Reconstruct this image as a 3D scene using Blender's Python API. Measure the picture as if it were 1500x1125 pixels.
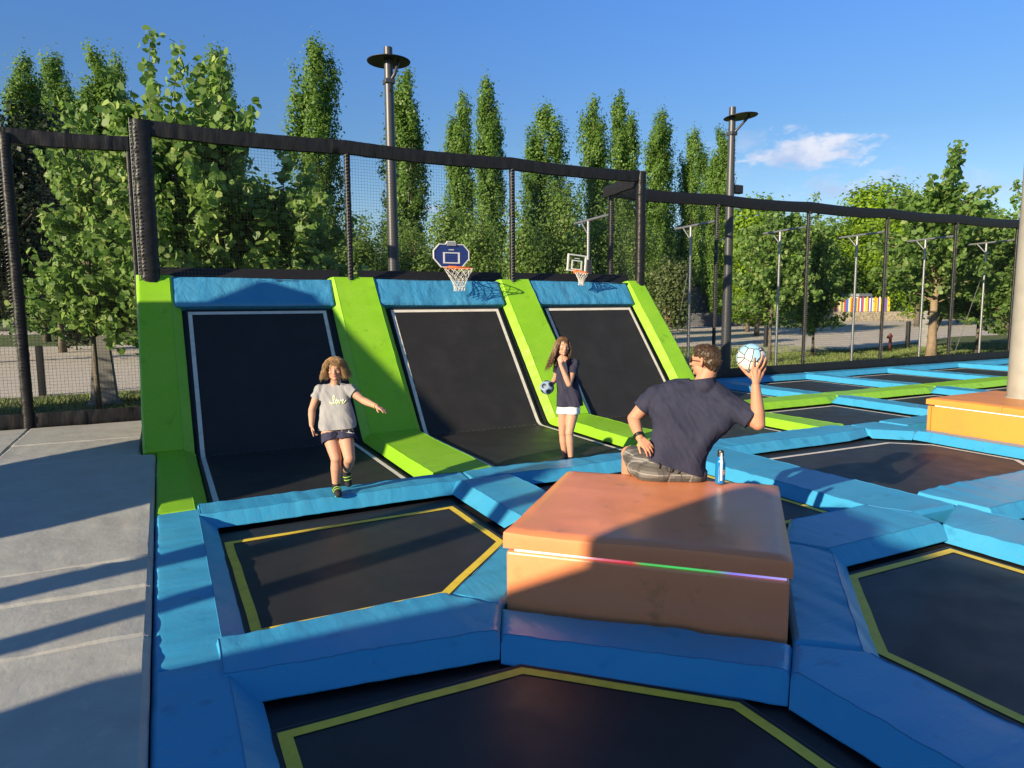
import bpy, bmesh, math, random
import numpy as np
from mathutils import Vector, Matrix, Quaternion, noise
from math import radians, sin, cos, pi, tan, sqrt, hypot, atan2

S = bpy.context.scene
for o in list(bpy.data.objects): bpy.data.objects.remove(o)
COL = S.collection
PI = pi

# ---------------------------------------------------------------- camera
EYE = 1.70
cd = bpy.data.cameras.new("camera"); cam = bpy.data.objects.new("camera", cd); COL.objects.link(cam)
F_PX, PITCH, ROLL, YAW = 1018.1, .113731, .0069126, 1.104720
_fw = Vector((cos(YAW)*cos(PITCH), sin(YAW)*cos(PITCH), -sin(PITCH)))
_rt = Vector((sin(YAW), -cos(YAW), 0)); _dn = _fw.cross(_rt)
_r2 = cos(ROLL)*_rt + sin(ROLL)*_dn; _d2 = -sin(ROLL)*_rt + cos(ROLL)*_dn
m = Matrix((( _r2.x, -_d2.x, -_fw.x, 0), (_r2.y, -_d2.y, -_fw.y, 0), (_r2.z, -_d2.z, -_fw.z, EYE), (0, 0, 0, 1)))
cam.matrix_world = m
cd.lens = F_PX/1500*36; cd.sensor_width = 36; cd.clip_end = 2000; cd.clip_start = .05
S.camera = cam

# ---------------------------------------------------------------- sky and sun
SUN_AZ, SUN_EL = radians(17.5), radians(18.0)
to_sun = Vector((-cos(SUN_AZ)*cos(SUN_EL), -sin(SUN_AZ)*cos(SUN_EL), sin(SUN_EL)))
W = bpy.data.worlds.new("World"); S.world = W; W.use_nodes = True
nt = W.node_tree; nt.nodes.clear()
def wn(t, **k):
    n = nt.nodes.new(t)
    for a, b in k.items(): setattr(n, a, b)
    return n
def wl(a, b): nt.links.new(a, b)
sky = wn('ShaderNodeTexSky', sky_type='NISHITA'); sky.sun_disc = False
sky.sun_elevation = SUN_EL; sky.sun_rotation = atan2(to_sun.x, to_sun.y)
sky.altitude = 200; sky.air_density = 1.15; sky.dust_density = .1; sky.ozone_density = 2.2
hs = wn('ShaderNodeHueSaturation'); hs.inputs['Saturation'].default_value = 1.30; hs.inputs['Value'].default_value = 1.0
wl(sky.outputs[0], hs.inputs['Color'])
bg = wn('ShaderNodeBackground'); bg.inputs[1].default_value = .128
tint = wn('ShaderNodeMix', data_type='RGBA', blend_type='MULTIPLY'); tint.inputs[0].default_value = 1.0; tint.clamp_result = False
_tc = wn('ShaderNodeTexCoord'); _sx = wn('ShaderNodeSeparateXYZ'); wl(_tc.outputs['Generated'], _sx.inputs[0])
_rp = wn('ShaderNodeValToRGB'); _e = _rp.color_ramp.elements; _e[0].position = .10; _e[0].color = (.46, .47, .56, 1); _e[1].position = .85; _e[1].color = (.80, .50, .44, 1)  # overhead sky, out of view, warmed so the shade fill is less blue
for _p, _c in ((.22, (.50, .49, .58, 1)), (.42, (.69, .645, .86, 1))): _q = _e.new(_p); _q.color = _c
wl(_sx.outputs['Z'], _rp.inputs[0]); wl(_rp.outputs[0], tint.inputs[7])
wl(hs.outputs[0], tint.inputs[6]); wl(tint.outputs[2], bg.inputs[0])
tc = wn('ShaderNodeTexCoord')
def dotn(vec, v):
    n = wn('ShaderNodeVectorMath', operation='DOT_PRODUCT'); wl(vec, n.inputs[0]); n.inputs[1].default_value = v; return n.outputs['Value']
def mth(op, a, b, c=None, clamp=False):
    n = wn('ShaderNodeMath', operation=op); n.use_clamp = clamp
    for i, v in enumerate((a, b, c)):
        if v is None: continue
        if isinstance(v, (int, float)): n.inputs[i].default_value = v
        else: wl(v, n.inputs[i])
    return n.outputs[0]
total = None
for (c, ex, ez, sc, amt, sd) in [((.744, .640, .191), .098, .030, 30, 1.0, 1.3), ((.690, .695, .206), .05, .018, 34, .5, 5.0),
                          ((.781, .607, .140), .105, .022, 22, .75, 7.7), ((.845, .515, .128), .10, .03, 18, .55, 3.1),
                          ((.351, .927, .134), .03, .009, 40, .7, 9.9), ((.69, .71, .165), .05, .02, 30, .25, 2.2)]:
    cv = Vector(c).normalized(); rv = Vector((cv.y, -cv.x, 0)).normalized(); uv = rv.cross(cv)
    a = mth('DIVIDE', dotn(tc.outputs['Generated'], rv), ex)
    b = mth('DIVIDE', mth('SUBTRACT', dotn(tc.outputs['Generated'], uv), 0.0), ez)
    front = mth('GREATER_THAN', dotn(tc.outputs['Generated'], cv), .5)
    mp = wn('ShaderNodeMapping'); mp.inputs['Location'].default_value = (sd, sd*2, 0); mp.inputs['Scale'].default_value = (1, 1, 2.6)
    wl(tc.outputs['Generated'], mp.inputs[0])
    nz = wn('ShaderNodeTexNoise'); nz.inputs['Scale'].default_value = sc; nz.inputs['Detail'].default_value = 8; nz.inputs['Roughness'].default_value = .6
    nz.inputs['Distortion'].default_value = .3
    wl(mp.outputs[0], nz.inputs['Vector'])
    e = mth('POWER', mth('ADD', mth('MULTIPLY', a, a), mth('MULTIPLY', b, b)), .5)
    v = mth('ADD', mth('MULTIPLY', mth('SUBTRACT', 1.0, e), 1.5), mth('MULTIPLY', mth('SUBTRACT', nz.outputs[0], .55), 4.2))
    v = mth('MULTIPLY', mth('MULTIPLY', v, amt, clamp=True), mth('MULTIPLY', front, amt))
    v = mth('MULTIPLY', v, 1.0, clamp=True)
    total = v if total is None else mth('MAXIMUM', total, v)
cb = wn('ShaderNodeBackground'); cb.inputs[1].default_value = 1.0
nz2 = wn('ShaderNodeTexNoise'); nz2.inputs['Scale'].default_value = 26; nz2.inputs['Detail'].default_value = 5
wl(tc.outputs['Generated'], nz2.inputs['Vector'])
cr = wn('ShaderNodeValToRGB'); cr.color_ramp.elements[0].position = .4; cr.color_ramp.elements[0].color = (.27, .33, .47, 1)
cr.color_ramp.elements[1].position = .62; cr.color_ramp.elements[1].color = (.45, .465, .52, 1)
wl(nz2.outputs[0], cr.inputs[0]); wl(cr.outputs[0], cb.inputs[0])
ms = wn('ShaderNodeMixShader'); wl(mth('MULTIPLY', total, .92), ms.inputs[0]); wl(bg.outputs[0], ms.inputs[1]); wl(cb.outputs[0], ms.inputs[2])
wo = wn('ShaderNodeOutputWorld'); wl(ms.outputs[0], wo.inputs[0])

sd_ = bpy.data.lights.new("sun", 'SUN'); sun = bpy.data.objects.new("sun", sd_); COL.objects.link(sun)
sd_.energy = 5.0; sd_.angle = radians(.55); sd_.color = (1.0, .83, .58)
sun.rotation_euler = to_sun.to_track_quat('Z', 'Y').to_euler(); sun.location = (-20, -8, 15)

S.view_settings.view_transform = 'Standard'; S.view_settings.look = 'None'
S.view_settings.exposure = .90; S.view_settings.gamma = 1; S.view_settings.use_curve_mapping = False
S.render.engine = 'CYCLES'
S.cycles.use_denoising = True; S.cycles.max_bounces = 7; S.cycles.diffuse_bounces = 3; S.cycles.glossy_bounces = 3
S.cycles.transparent_max_bounces = 12; S.cycles.transmission_bounces = 4; S.cycles.sample_clamp_indirect = 6
S.cycles.caustics_reflective = False; S.cycles.caustics_refractive = False

# ---------------------------------------------------------------- material helpers
MATS = {}
def mat(name, col=(.5, .5, .5), rough=.6, metal=0, spec=.5, bump=(), vary=None, coat=0, emit=None, trans=0, extra=None):
    """bump: list of (scale, strength, distance, stretch)   vary: (scale, colour2, lo, hi)"""
    if name in MATS: return MATS[name]
    M = bpy.data.materials.new(name); M.use_nodes = True; t = M.node_tree; n = t.nodes; L = t.links
    b = n['Principled BSDF']
    b.inputs['Base Color'].default_value = (*col, 1); b.inputs['Roughness'].default_value = rough
    b.inputs['Metallic'].default_value = metal; b.inputs['Specular IOR Level'].default_value = spec
    if coat: b.inputs['Coat Weight'].default_value = coat; b.inputs['Coat Roughness'].default_value = .25
    if emit: b.inputs['Emission Color'].default_value = (*emit[:3], 1); b.inputs['Emission Strength'].default_value = emit[3]
    if trans: b.inputs['Transmission Weight'].default_value = trans
    co = n.new('ShaderNodeTexCoord')
    if vary:
        vs = vary if isinstance(vary, list) else [vary]
        cur = None
        for (sc, c2, lo, hi) in vs:
            nz = n.new('ShaderNodeTexNoise'); nz.inputs['Scale'].default_value = sc; nz.inputs['Detail'].default_value = 5
            nz.inputs['Roughness'].default_value = .6
            L.new(co.outputs['Object'], nz.inputs['Vector'])
            mr = n.new('ShaderNodeMapRange'); mr.inputs[1].default_value = lo; mr.inputs[2].default_value = hi; L.new(nz.outputs[0], mr.inputs[0])
            mx = n.new('ShaderNodeMix'); mx.data_type = 'RGBA'; L.new(mr.outputs[0], mx.inputs[0])
            if cur is None: mx.inputs[6].default_value = (*col, 1)
            else: L.new(cur, mx.inputs[6])
            mx.inputs[7].default_value = (*c2, 1); cur = mx.outputs[2]
        L.new(cur, b.inputs['Base Color'])
    prev = None
    for (sc, st, dist, stretch) in bump:
        mp = n.new('ShaderNodeMapping'); mp.inputs['Scale'].default_value = stretch
        L.new(co.outputs['Object'], mp.inputs[0])
        nz = n.new('ShaderNodeTexNoise'); nz.inputs['Scale'].default_value = sc; nz.inputs['Detail'].default_value = 4
        nz.inputs['Distortion'].default_value = .4
        L.new(mp.outputs[0], nz.inputs['Vector'])
        bp = n.new('ShaderNodeBump'); bp.inputs['Strength'].default_value = st; bp.inputs['Distance'].default_value = dist
        L.new(nz.outputs[0], bp.inputs['Height'])
        if prev: L.new(prev, bp.inputs['Normal'])
        prev = bp.outputs[0]
    if prev: L.new(prev, b.inputs['Normal'])
    if extra: extra(M, n, L, b, co)
    MATS[name] = M; return M

def vinyl(name, col, c2, axis=0, rough=.36):
    """padded cover cloth: long creases run across the pad, a little dust"""
    st = [(.35, 1.6, 1), (1.6, .35, 1)][axis]
    return mat(name, col, rough, bump=[(9, .35, .012, st), (34, .16, .006, (1, 1, 1)), (420, .06, .001, (1, 1, 1))],
               vary=[(2.2, c2, .42, .75), (5, tuple(.80*a for a in col), .60, .70), (26, tuple(.75*a+.05 for a in col), .56, .80)], spec=.45)
BLUE_X = vinyl('blue_vinyl_x', (.042, .305, .54), (.060, .335, .55), 1)
BLUE_Y = vinyl('blue_vinyl_y', (.042, .305, .54), (.060, .335, .55), 0)
GREEN_Y = vinyl('green_vinyl', (.235, .520, .018), (.270, .540, .030), 0, .42)
GREEN_X = vinyl('green_vinyl_x', (.235, .520, .018), (.270, .540, .030), 1, .42)
def leather(M, n, L, b, co): pass
ORANGE = mat('orange_vinyl', (.84, .285, .115), .36, bump=[(5, .25, .012, (1, 1, 1)), (150, .10, .002, (1, 1, 1)), (600, .1, .001, (1, 1, 1))],
             vary=[(1.6, (.77, .25, .10), .4, .7), (5, (.60, .22, .08), .60, .70), (30, (.78, .33, .12), .58, .8)], coat=.35)
ORANGE2 = mat('bright_orange_vinyl', (.72, .27, .045), .42, bump=[(4, .2, .01, (1, 1, 1)), (500, .08, .001, (1, 1, 1))], vary=(2.0, (.66, .24, .05), .4, .7))
GREYMAT = mat('grey_vinyl', (.40, .405, .375), .50, bump=[(5, .45, .014, (1, 1, 1)), (22, .25, .006, (1.5, .6, 1)), (400, .08, .001, (1, 1, 1))],
              vary=[(3, (.35, .34, .315), .4, .7), (14, (.47, .45, .40), .55, .8)])
def weave(M, n, L, b, co):
    nz = n.new('ShaderNodeTexNoise'); nz.inputs['Scale'].default_value = 3.1; nz.inputs['Detail'].default_value = 8
    L.new(co.outputs['Object'], nz.inputs['Vector'])
    r = n.new('ShaderNodeMapRange'); r.inputs[1].default_value = .3; r.inputs[2].default_value = .75; r.inputs[3].default_value = .42; r.inputs[4].default_value = .58
    L.new(nz.outputs[0], r.inputs[0]); L.new(r.outputs[0], b.inputs['Roughness'])
MATT = mat('black_jumping_bed', (.023, .0225, .023), .5, bump=[(900, .12, .001, (1, 1, 1)), (3, .12, .02, (1, 1, 1))],
           vary=[(2.4, (.031, .030, .031), .45, .75), (90, (.05, .05, .05), .70, .80)], extra=weave, spec=.28)
SPRING = mat('black_spring_cover', (.011, .011, .013), .55, bump=[(14, .5, .012, (1, 1, 1)), (60, .2, .004, (1, 1, 1))])
BASEM = mat('black_base', (.008, .008, .009), .8)
def tapem(name, c): return mat(name, c, .55, bump=[(60, .2, .002, (1, 1, 1))], vary=[(9, tuple(.8*x for x in c), .45, .7), (60, tuple(.45*x for x in c), .66, .8)])
YELLOW = tapem('yellow_tape', (.82, .60, .045)); WHITE = tapem('white_tape', (.68, .64, .56))
SLEEVE = mat('black_sleeve_cloth', (.011, .011, .013), .5, bump=[(22, .35, .012, (1.5, 1.5, .35))], spec=.35)
SLEEVEV = mat('black_post_sleeve', (.010, .010, .012), .45, bump=[(20, .4, .015, (.5, .5, 1.6))], spec=.35)
NETM = mat('black_netting', (.012, .012, .013), .6)
GALV = mat('galvanised_steel', (.30, .31, .32), .42, metal=.7, vary=(20, (.34, .35, .37), .45, .7))
GREYPOLE = mat('painted_grey_steel', (.055, .060, .070), .42, metal=.2, bump=[(50, .1, .002, (1, 1, 1))])
DARKM = mat('dark_metal', (.018, .018, .02), .5)
COLM = mat('cream_painted_column', (.30, .285, .25), .5, bump=[(20, .15, .004, (1, 1, 1))], vary=(4, (.25, .24, .21), .45, .7))

# ---------------------------------------------------------------- object helpers
def tag(o, label=None, cat=None, group=None, kind=None):
    if label: o['label'] = label
    if cat: o['category'] = cat
    if group: o['group'] = group
    if kind: o['kind'] = kind
    return o
def empty(name, loc=(0, 0, 0), label=None, cat=None, group=None, rz=0):
    o = bpy.data.objects.new(name, None); COL.objects.link(o); o.location = loc; o.rotation_euler = (0, 0, rz); o.empty_display_size = .2
    return tag(o, label, cat, group)
def link(name, me, m=None, parent=None, smooth=False):
    if m is not None and not me.materials: me.materials.append(m)
    o = bpy.data.objects.new(name, me); COL.objects.link(o)
    if parent is not None: o.parent = parent
    if smooth: me.polygons.foreach_set('use_smooth', [True]*len(me.polygons))
    return o
def from_bm(name, bm, m=None, parent=None, smooth=False, auto=None):
    me = bpy.data.meshes.new(name); bm.normal_update(); bm.to_mesh(me); bm.free()
    o = link(name, me, m, parent, smooth or auto is not None)
    if auto is not None:
        me.update()
        fl = np.zeros(len(me.edges), dtype=bool)
        b2 = bmesh.new(); b2.from_mesh(me)
        for e in b2.edges:
            if len(e.link_faces) == 2 and e.calc_face_angle(0) > auto: e.smooth = False
        b2.to_mesh(me); b2.free()
    return o
def box(bm, x0, x1, y0, y1, z0, z1, bev=0, M=None):
    v = [bm.verts.new(p) for p in ((x0, y0, z0), (x1, y0, z0), (x1, y1, z0), (x0, y1, z0), (x0, y0, z1), (x1, y0, z1), (x1, y1, z1), (x0, y1, z1))]
    f = [bm.faces.new([v[i] for i in q]) for q in ((0, 3, 2, 1), (4, 5, 6, 7), (0, 1, 5, 4), (1, 2, 6, 5), (2, 3, 7, 6), (3, 0, 4, 7))]
    if M: bmesh.ops.transform(bm, matrix=M, verts=v)
    if bev: bmesh.ops.bevel(bm, geom=list({e for ff in f for e in ff.edges}), offset=bev, segments=3, affect='EDGES', profile=.6)
def prism(bm, poly, z0, z1, bev=0, seg=3):
    a = [bm.verts.new((x, y, z0)) for x, y in poly]; b = [bm.verts.new((x, y, z1)) for x, y in poly]; n = len(poly)
    fs = [bm.faces.new(a[::-1]), bm.faces.new(b)] + [bm.faces.new((a[i], a[(i+1) % n], b[(i+1) % n], b[i])) for i in range(n)]
    if bev: bmesh.ops.bevel(bm, geom=list({e for ff in fs for e in ff.edges}), offset=bev, segments=seg, affect='EDGES', profile=.6)
def tube(bm, pts, rads, n=8, caps=True):
    pts = [Vector(p) for p in pts]
    if isinstance(rads, (int, float)): rads = [rads]*len(pts)
    rings = []; up = None
    for i, p in enumerate(pts):
        d = (pts[min(i+1, len(pts)-1)] - pts[max(i-1, 0)])
        if d.length < 1e-9: d = Vector((0, 0, 1))
        d.normalize()
        if up is None: up = d.orthogonal().normalized()
        up = (up - d*up.dot(d)); up = up.normalized() if up.length > 1e-6 else d.orthogonal().normalized()
        s = d.cross(up)
        rings.append([bm.verts.new(p + (up*cos(2*PI*k/n) + s*sin(2*PI*k/n))*rads[i]) for k in range(n)])
    for a, b in zip(rings, rings[1:]):
        for k in range(n): bm.faces.new((a[k], a[(k+1) % n], b[(k+1) % n], b[k]))
    if caps and n > 2: bm.faces.new(rings[0][::-1]); bm.faces.new(rings[-1])
def lathe(bm, prof, n=24, M=None):
    rings = []; vs = []
    for r, z in prof:
        if r < 1e-5: rings.append([bm.verts.new((0, 0, z))])
        else: rings.append([bm.verts.new((r*cos(2*PI*k/n), r*sin(2*PI*k/n), z)) for k in range(n)])
        vs += rings[-1]
    for a, b in zip(rings, rings[1:]):
        for k in range(n):
            q = [a[k % len(a)], a[(k+1) % len(a)], b[(k+1) % len(b)], b[k % len(b)]]; q2 = []
            for v in q:
                if v not in q2: q2.append(v)
            if len(q2) > 2: bm.faces.new(q2)
    if M: bmesh.ops.transform(bm, matrix=M, verts=vs)

# ---- the plane of the park folds up into the slanted back wall: (x, s, n) -> world
FOLD, SL = 9.05, radians(50)
_N = 600; _S0, _S1 = -2.0, 13.5
_ss = np.linspace(_S0, _S1, _N)
def _ang(s):
    t = min(1, max(0, (s-(FOLD-.10))/.20)); return SL*t*t*(3-2*t)
_an = np.array([_ang(s) for s in _ss]); _ds = _ss[1]-_ss[0]
_yy = _S0 + np.concatenate(([0], np.cumsum(np.cos((_an[1:]+_an[:-1])/2)*_ds)))
_zz = -.10 + np.concatenate(([0], np.cumsum(np.sin((_an[1:]+_an[:-1])/2)*_ds)))
def bend(x, s, n=0.):
    a = float(np.interp(s, _ss, _an)); return Vector((x, float(np.interp(s, _ss, _yy)) - sin(a)*n, float(np.interp(s, _ss, _zz)) + cos(a)*n))

# ---- padded cushions
def offset_poly(poly, ds):
    n = len(poly); out = []
    for i in range(n):
        p0, p1, p2 = Vector(poly[i-1]), Vector(poly[i]), Vector(poly[(i+1) % n])
        d1 = (p1-p0).normalized(); d2 = (p2-p1).normalized()
        n1 = Vector((d1.y, -d1.x)); n2 = Vector((d2.y, -d2.x))
        a = ds[i-1]; b = ds[i]
        den = n1.x*n2.y - n1.y*n2.x
        if abs(den) < .12: q = p1 + n1*max(a, b)
        else:
            c1 = n1.dot(p1)+a; c2 = n2.dot(p1)+b
            q = Vector(((c1*n2.y - c2*n1.y)/den, (n1.x*c2 - n2.x*c1)/den))
            if (q-p1).length > 2.2*max(abs(a), abs(b), .02): q = p1 + (q-p1).normalized()*2.2*max(abs(a), abs(b))
        out.append(q)
    return out
PADN = [0]
def seam_mat(m):
    c = m.node_tree.nodes['Principled BSDF'].inputs['Base Color'].default_value
    nm = 'seam_'+m.name
    # the thread takes the cloth's own colour, a little deeper
    base = {'green': (.17, .40, .012), 'grey': (.25, .24, .22)}.get(m.name.split('_')[0], (.028, .20, .40))
    return mat(nm, base, .6)
def pad(label, poly, slopes, m, drop=.10, cell=.035, wr=.005, curved=False, z0=0., group=None, name='foam_pad', skirt=.1, sag=0., cat='foam pad'):
    """a cushion whose top outline is poly (counter-clockwise); slopes[i] is how far edge i leans out at its foot (0 = upright)"""
    PADN[0] += 1; seed = PADN[0]*7.31
    ar = sum(poly[i][0]*poly[(i+1) % len(poly)][1]-poly[(i+1) % len(poly)][0]*poly[i][1] for i in range(len(poly)))
    assert ar > 0, label
    outer = offset_poly(poly, [max(s, .012) for s in slopes])
    xs = [p.x for p in outer]; ys = [p.y for p in outer]
    bm = bmesh.new()
    nx = max(2, int((max(xs)-min(xs))/cell)+1); ny = max(2, int((max(ys)-min(ys))/cell)+1)
    x0, y0 = min(xs)-.01, min(ys)-.01; dx = (max(xs)-min(xs)+.02)/nx; dy = (max(ys)-min(ys)+.02)/ny
    V = [[bm.verts.new((x0+i*dx, y0+j*dy, 0)) for j in range(ny+1)] for i in range(nx+1)]
    for i in range(nx):
        for j in range(ny): bm.faces.new((V[i][j], V[i+1][j], V[i+1][j+1], V[i][j+1]))
    n = len(poly)
    for i in range(n):
        a, b = outer[i], outer[(i+1) % n]; d = (b-a).normalized(); nn = Vector((d.y, -d.x, 0))
        bmesh.ops.bisect_plane(bm, geom=bm.verts[:]+bm.edges[:]+bm.faces[:], plane_co=(a.x, a.y, 0), plane_no=nn, clear_outer=True)
    E = []
    for i in range(n):
        a, b = Vector(poly[i]), Vector(poly[(i+1) % n]); d = (b-a).normalized(); nn = Vector((d.y, -d.x))
        E.append((a, nn, max(slopes[i], .012)))
        for off in (0, -.02):
            bmesh.ops.bisect_plane(bm, geom=bm.verts[:]+bm.edges[:]+bm.faces[:], plane_co=(a.x+nn.x*off, a.y+nn.y*off, 0), plane_no=(nn.x, nn.y, 0))
    bmesh.ops.remove_doubles(bm, verts=bm.verts[:], dist=.0015)
    cx = sum(p[0] for p in poly)/n; cy = sum(p[1] for p in poly)/n
    L = max(max(xs)-min(xs), max(ys)-min(ys)); alongx = (max(xs)-min(xs)) > (max(ys)-min(ys))
    bedge = [e for e in bm.edges if len(e.link_faces) == 1]
    ret = bmesh.ops.extrude_edge_only(bm, edges=bedge)
    low = {v for v in ret['geom'] if isinstance(v, bmesh.types.BMVert)}
    flatp = {}
    for v in bm.verts:
        p = Vector((v.co.x, v.co.y)); flatp[v] = p; h = 0; rim = 1e9; wlast = 0
        for a, nn, w in E:
            d = (p-a).dot(nn)
            if d > 0:
                hh = min(1, d/w)*(1 if w > .03 else .25)
                if hh >= h: h = hh; wlast = w
            rim = min(rim, -d)
            if d > -.02 and w <= .03: h = max(h, .12*max(0, 1+d/.02)**2)
        q = Vector((v.co.x*(2.2 if not alongx else 7), v.co.y*(7 if not alongx else 2.2), seed))
        q = Vector((v.co.x*(1.6 if not alongx else 8.5), v.co.y*(8.5 if not alongx else 1.6), seed))
        w1 = noise.noise(q)*wr*.6 + noise.noise(q*2.3)*wr*.3 + noise.noise(Vector((v.co.x*1.1, v.co.y*1.1, seed)))*wr*1.3
        edge = max(0, 1-rim/.12) if rim > 0 else 1
        nz = z0 - drop*h + w1*(1+1.0*edge)*(1-.6*h) - sag*max(0, min(1, rim/.3))
        if v in low:
            nz -= .006 if wlast > .03 else skirt
        else:
            v.co.x += noise.noise(Vector((v.co.x*5, v.co.y*5, seed+9)))*.0025; v.co.y += noise.noise(Vector((v.co.x*5, v.co.y*5, seed+19)))*.0025
        if curved: v.co = bend(v.co.x, v.co.y, nz+.10)
        else: v.co.z = nz
    # stitched seams along the creases
    sb = bmesh.new()
    for i, (a, nn, w) in enumerate(E):
        if w <= .03: continue
        tdir = Vector((-nn.y, nn.x)); P_ = []
        for v in bm.verts:
            if v in low: continue
            p = flatp[v]
            if abs((p-a).dot(nn)) < .0015 and all((p-a2).dot(n2) < .002 for a2, n2, w2 in E): P_.append(((p-a).dot(tdir), v.co.copy()))
        P_.sort(key=lambda q: q[0])
        if len(P_) > 2: tube(sb, [q[1]+Vector((0, 0, .0005)) for q in P_], .0028, 5)
    bmesh.ops.recalc_face_normals(bm, faces=bm.faces[:])
    o = from_bm(name, bm, m, None, auto=radians(27))
    if len(sb.verts): from_bm('seam', sb, seam_mat(m), o, smooth=True)
    else: sb.free()
    return tag(o, label, cat, group)

def sheet(name, poly, z, m, parent=None, curved=False, n=0., ny=None):
    bm = bmesh.new()
    if not curved:
        bm.faces.new([bm.verts.new((x, y, z)) for x, y in poly])
    else:
        xs = [p[0] for p in poly]; ys = [p[1] for p in poly]; x0, x1, s0, s1 = min(xs), max(xs), min(ys), max(ys)
        k = 40; nx = 8
        R = [[bm.verts.new(bend(x0+(x1-x0)*i/nx, s0+(s1-s0)*j/k, n)) for j in range(k+1)] for i in range(nx+1)]
        for i in range(nx):
            for j in range(k): bm.faces.new((R[i][j], R[i+1][j], R[i+1][j+1], R[i][j+1]))
    return from_bm(name, bm, m, parent, smooth=curved)
def ring(name, poly, w, z, m, parent):
    inn = offset_poly(poly, [-w]*len(poly)); bm = bmesh.new(); n = len(poly)
    rnd = random.Random(int(poly[0][0]*100))
    # taped by hand: edges waver a little
    O = []; I = []
    for i in range(n):
        a, b = Vector(poly[i]), Vector(poly[(i+1) % n]); c, d = inn[i], inn[(i+1) % n]; k = max(2, int((b-a).length/.25))
        for j in range(k):
            t = j/k; wob = rnd.uniform(-.004, .004) if j else 0; nn = (b-a).normalized(); nn = Vector((nn.y, -nn.x))*wob
            O.append(a.lerp(b, t)+nn); I.append(c.lerp(d, t)+nn)
    N = len(O); vo = [bm.verts.new((p.x, p.y, z)) for p in O]; vi = [bm.verts.new((p.x, p.y, z)) for p in I]
    for i in range(N): bm.faces.new((vo[i], vo[(i+1) % N], vi[(i+1) % N], vi[i]))
    return from_bm(name, bm, m, parent)
# ================================================================ the park floor
def struct(o): o['kind'] = 'structure'; return o
bm = bmesh.new(); box(bm, -9.5, 31, -7, 12.15, -.6, -.16); struct(from_bm('floor', bm, BASEM))

bm = bmesh.new(); box(bm, -9.4, 16, -6.9, -1.75, -.159, -.02); struct(from_bm('paving', bm, mat('pale_paving', (.52, .47, .40), .85, bump=[(30, .3, .01, (1, 1, 1))], vary=(3, (.44, .40, .34), .4, .7))))  # pale deck added out of view to bounce warm light onto the box
# ---- flat trampolines
def tramp(label, poly, tape, fx=None):
    cx = sum(p[0] for p in poly)/len(poly); cy = sum(p[1] for p in poly)/len(poly)
    t = empty('trampoline', (cx, cy, -.1), label, 'trampoline', 'trampolines of the jump park')
    loc = [(x-cx, y-cy) for x, y in poly]
    big = offset_poly(loc, [.34]*len(loc)); mid = offset_poly(loc, [.035]*len(loc))
    sheet('spring_cover', big, -.028, SPRING, t)
    sheet('jumping_bed', mid, 0, MATT, t)
    ring('border_line', loc, .058, .004, tape, t)
    ring('stitching', offset_poly(loc, [.028]*len(loc)), .005, .003, mat('grey_stitching', (.07, .07, .075), .7), t)
    return t
T = [("black trampoline with yellow border line left of the near orange box", [(.35, 3.9), (1.51, 3.9), (2.25, 4.62), (2.25, 5.68), (.34, 5.60)], YELLOW),
 ("nearest black trampoline with yellow border line in front of the near orange box", [(.34, .9), (2.24, .9), (2.24, 2.19), (1.51, 2.915), (.34, 2.915)], YELLOW),
 ("black trampoline with yellow border line to the right of the near orange box, in shade", [(3.2, .9), (5.07, .9), (5.07, 2.955), (3.96, 2.955), (3.2, 2.2)], YELLOW),
 ("black trampoline mostly hidden behind the near orange box and the seated man", [(3.96, 3.93), (5.05, 3.93), (5.05, 5.65), (3.2, 5.65), (3.2, 4.65)], YELLOW),
 ("black trampoline with white border line on which the seated man's shadow falls", [(6.1, 3.9), (8.2, 3.9), (8.64, 4.34), (8.64, 5.34), (8.27, 5.7), (6.1, 5.74)], WHITE),
 ("black trampoline at the right edge below the one with the man's shadow", [(6.1, .9), (8.2, .9), (8.2, 2.9), (6.1, 2.9)], WHITE),
 ("black trampoline right of the low green cushion, left of the far orange box", [(8.72, 6.7), (10.45, 6.7), (10.45, 8.25), (8.72, 8.25)], WHITE),
 ("black trampoline behind the far orange box, between two blue cushions", [(11.45, 6.7), (13.3, 6.7), (13.3, 8.25), (11.45, 8.25)], WHITE),
 ("black trampoline behind the cream column", [(14.25, 6.7), (16.3, 6.7), (16.3, 8.25), (14.25, 8.25)], WHITE),
 ("first black trampoline along the far net fence, nearest the slanted wall", [(8.9, 9.3), (10.45, 9.3), (10.45, 11.25), (8.9, 11.25)], WHITE),
 ("second black trampoline along the far net fence", [(11.4, 9.3), (13.4, 9.3), (13.4, 11.25), (11.4, 11.25)], WHITE),
 ("third black trampoline along the far net fence", [(14.35, 9.3), (16.4, 9.3), (16.4, 11.25), (14.35, 11.25)], WHITE),
 ("fourth black trampoline along the far net fence, beside the cream column", [(17.25, 9.3), (19.4, 9.3), (19.4, 11.25), (17.25, 11.25)], WHITE),
 ("last black trampoline along the far net fence, at the right edge", [(20.2, 9.3), (22.3, 9.3), (22.3, 11.25), (20.2, 11.25)], WHITE)]
for a in T: tramp(*a)

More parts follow.
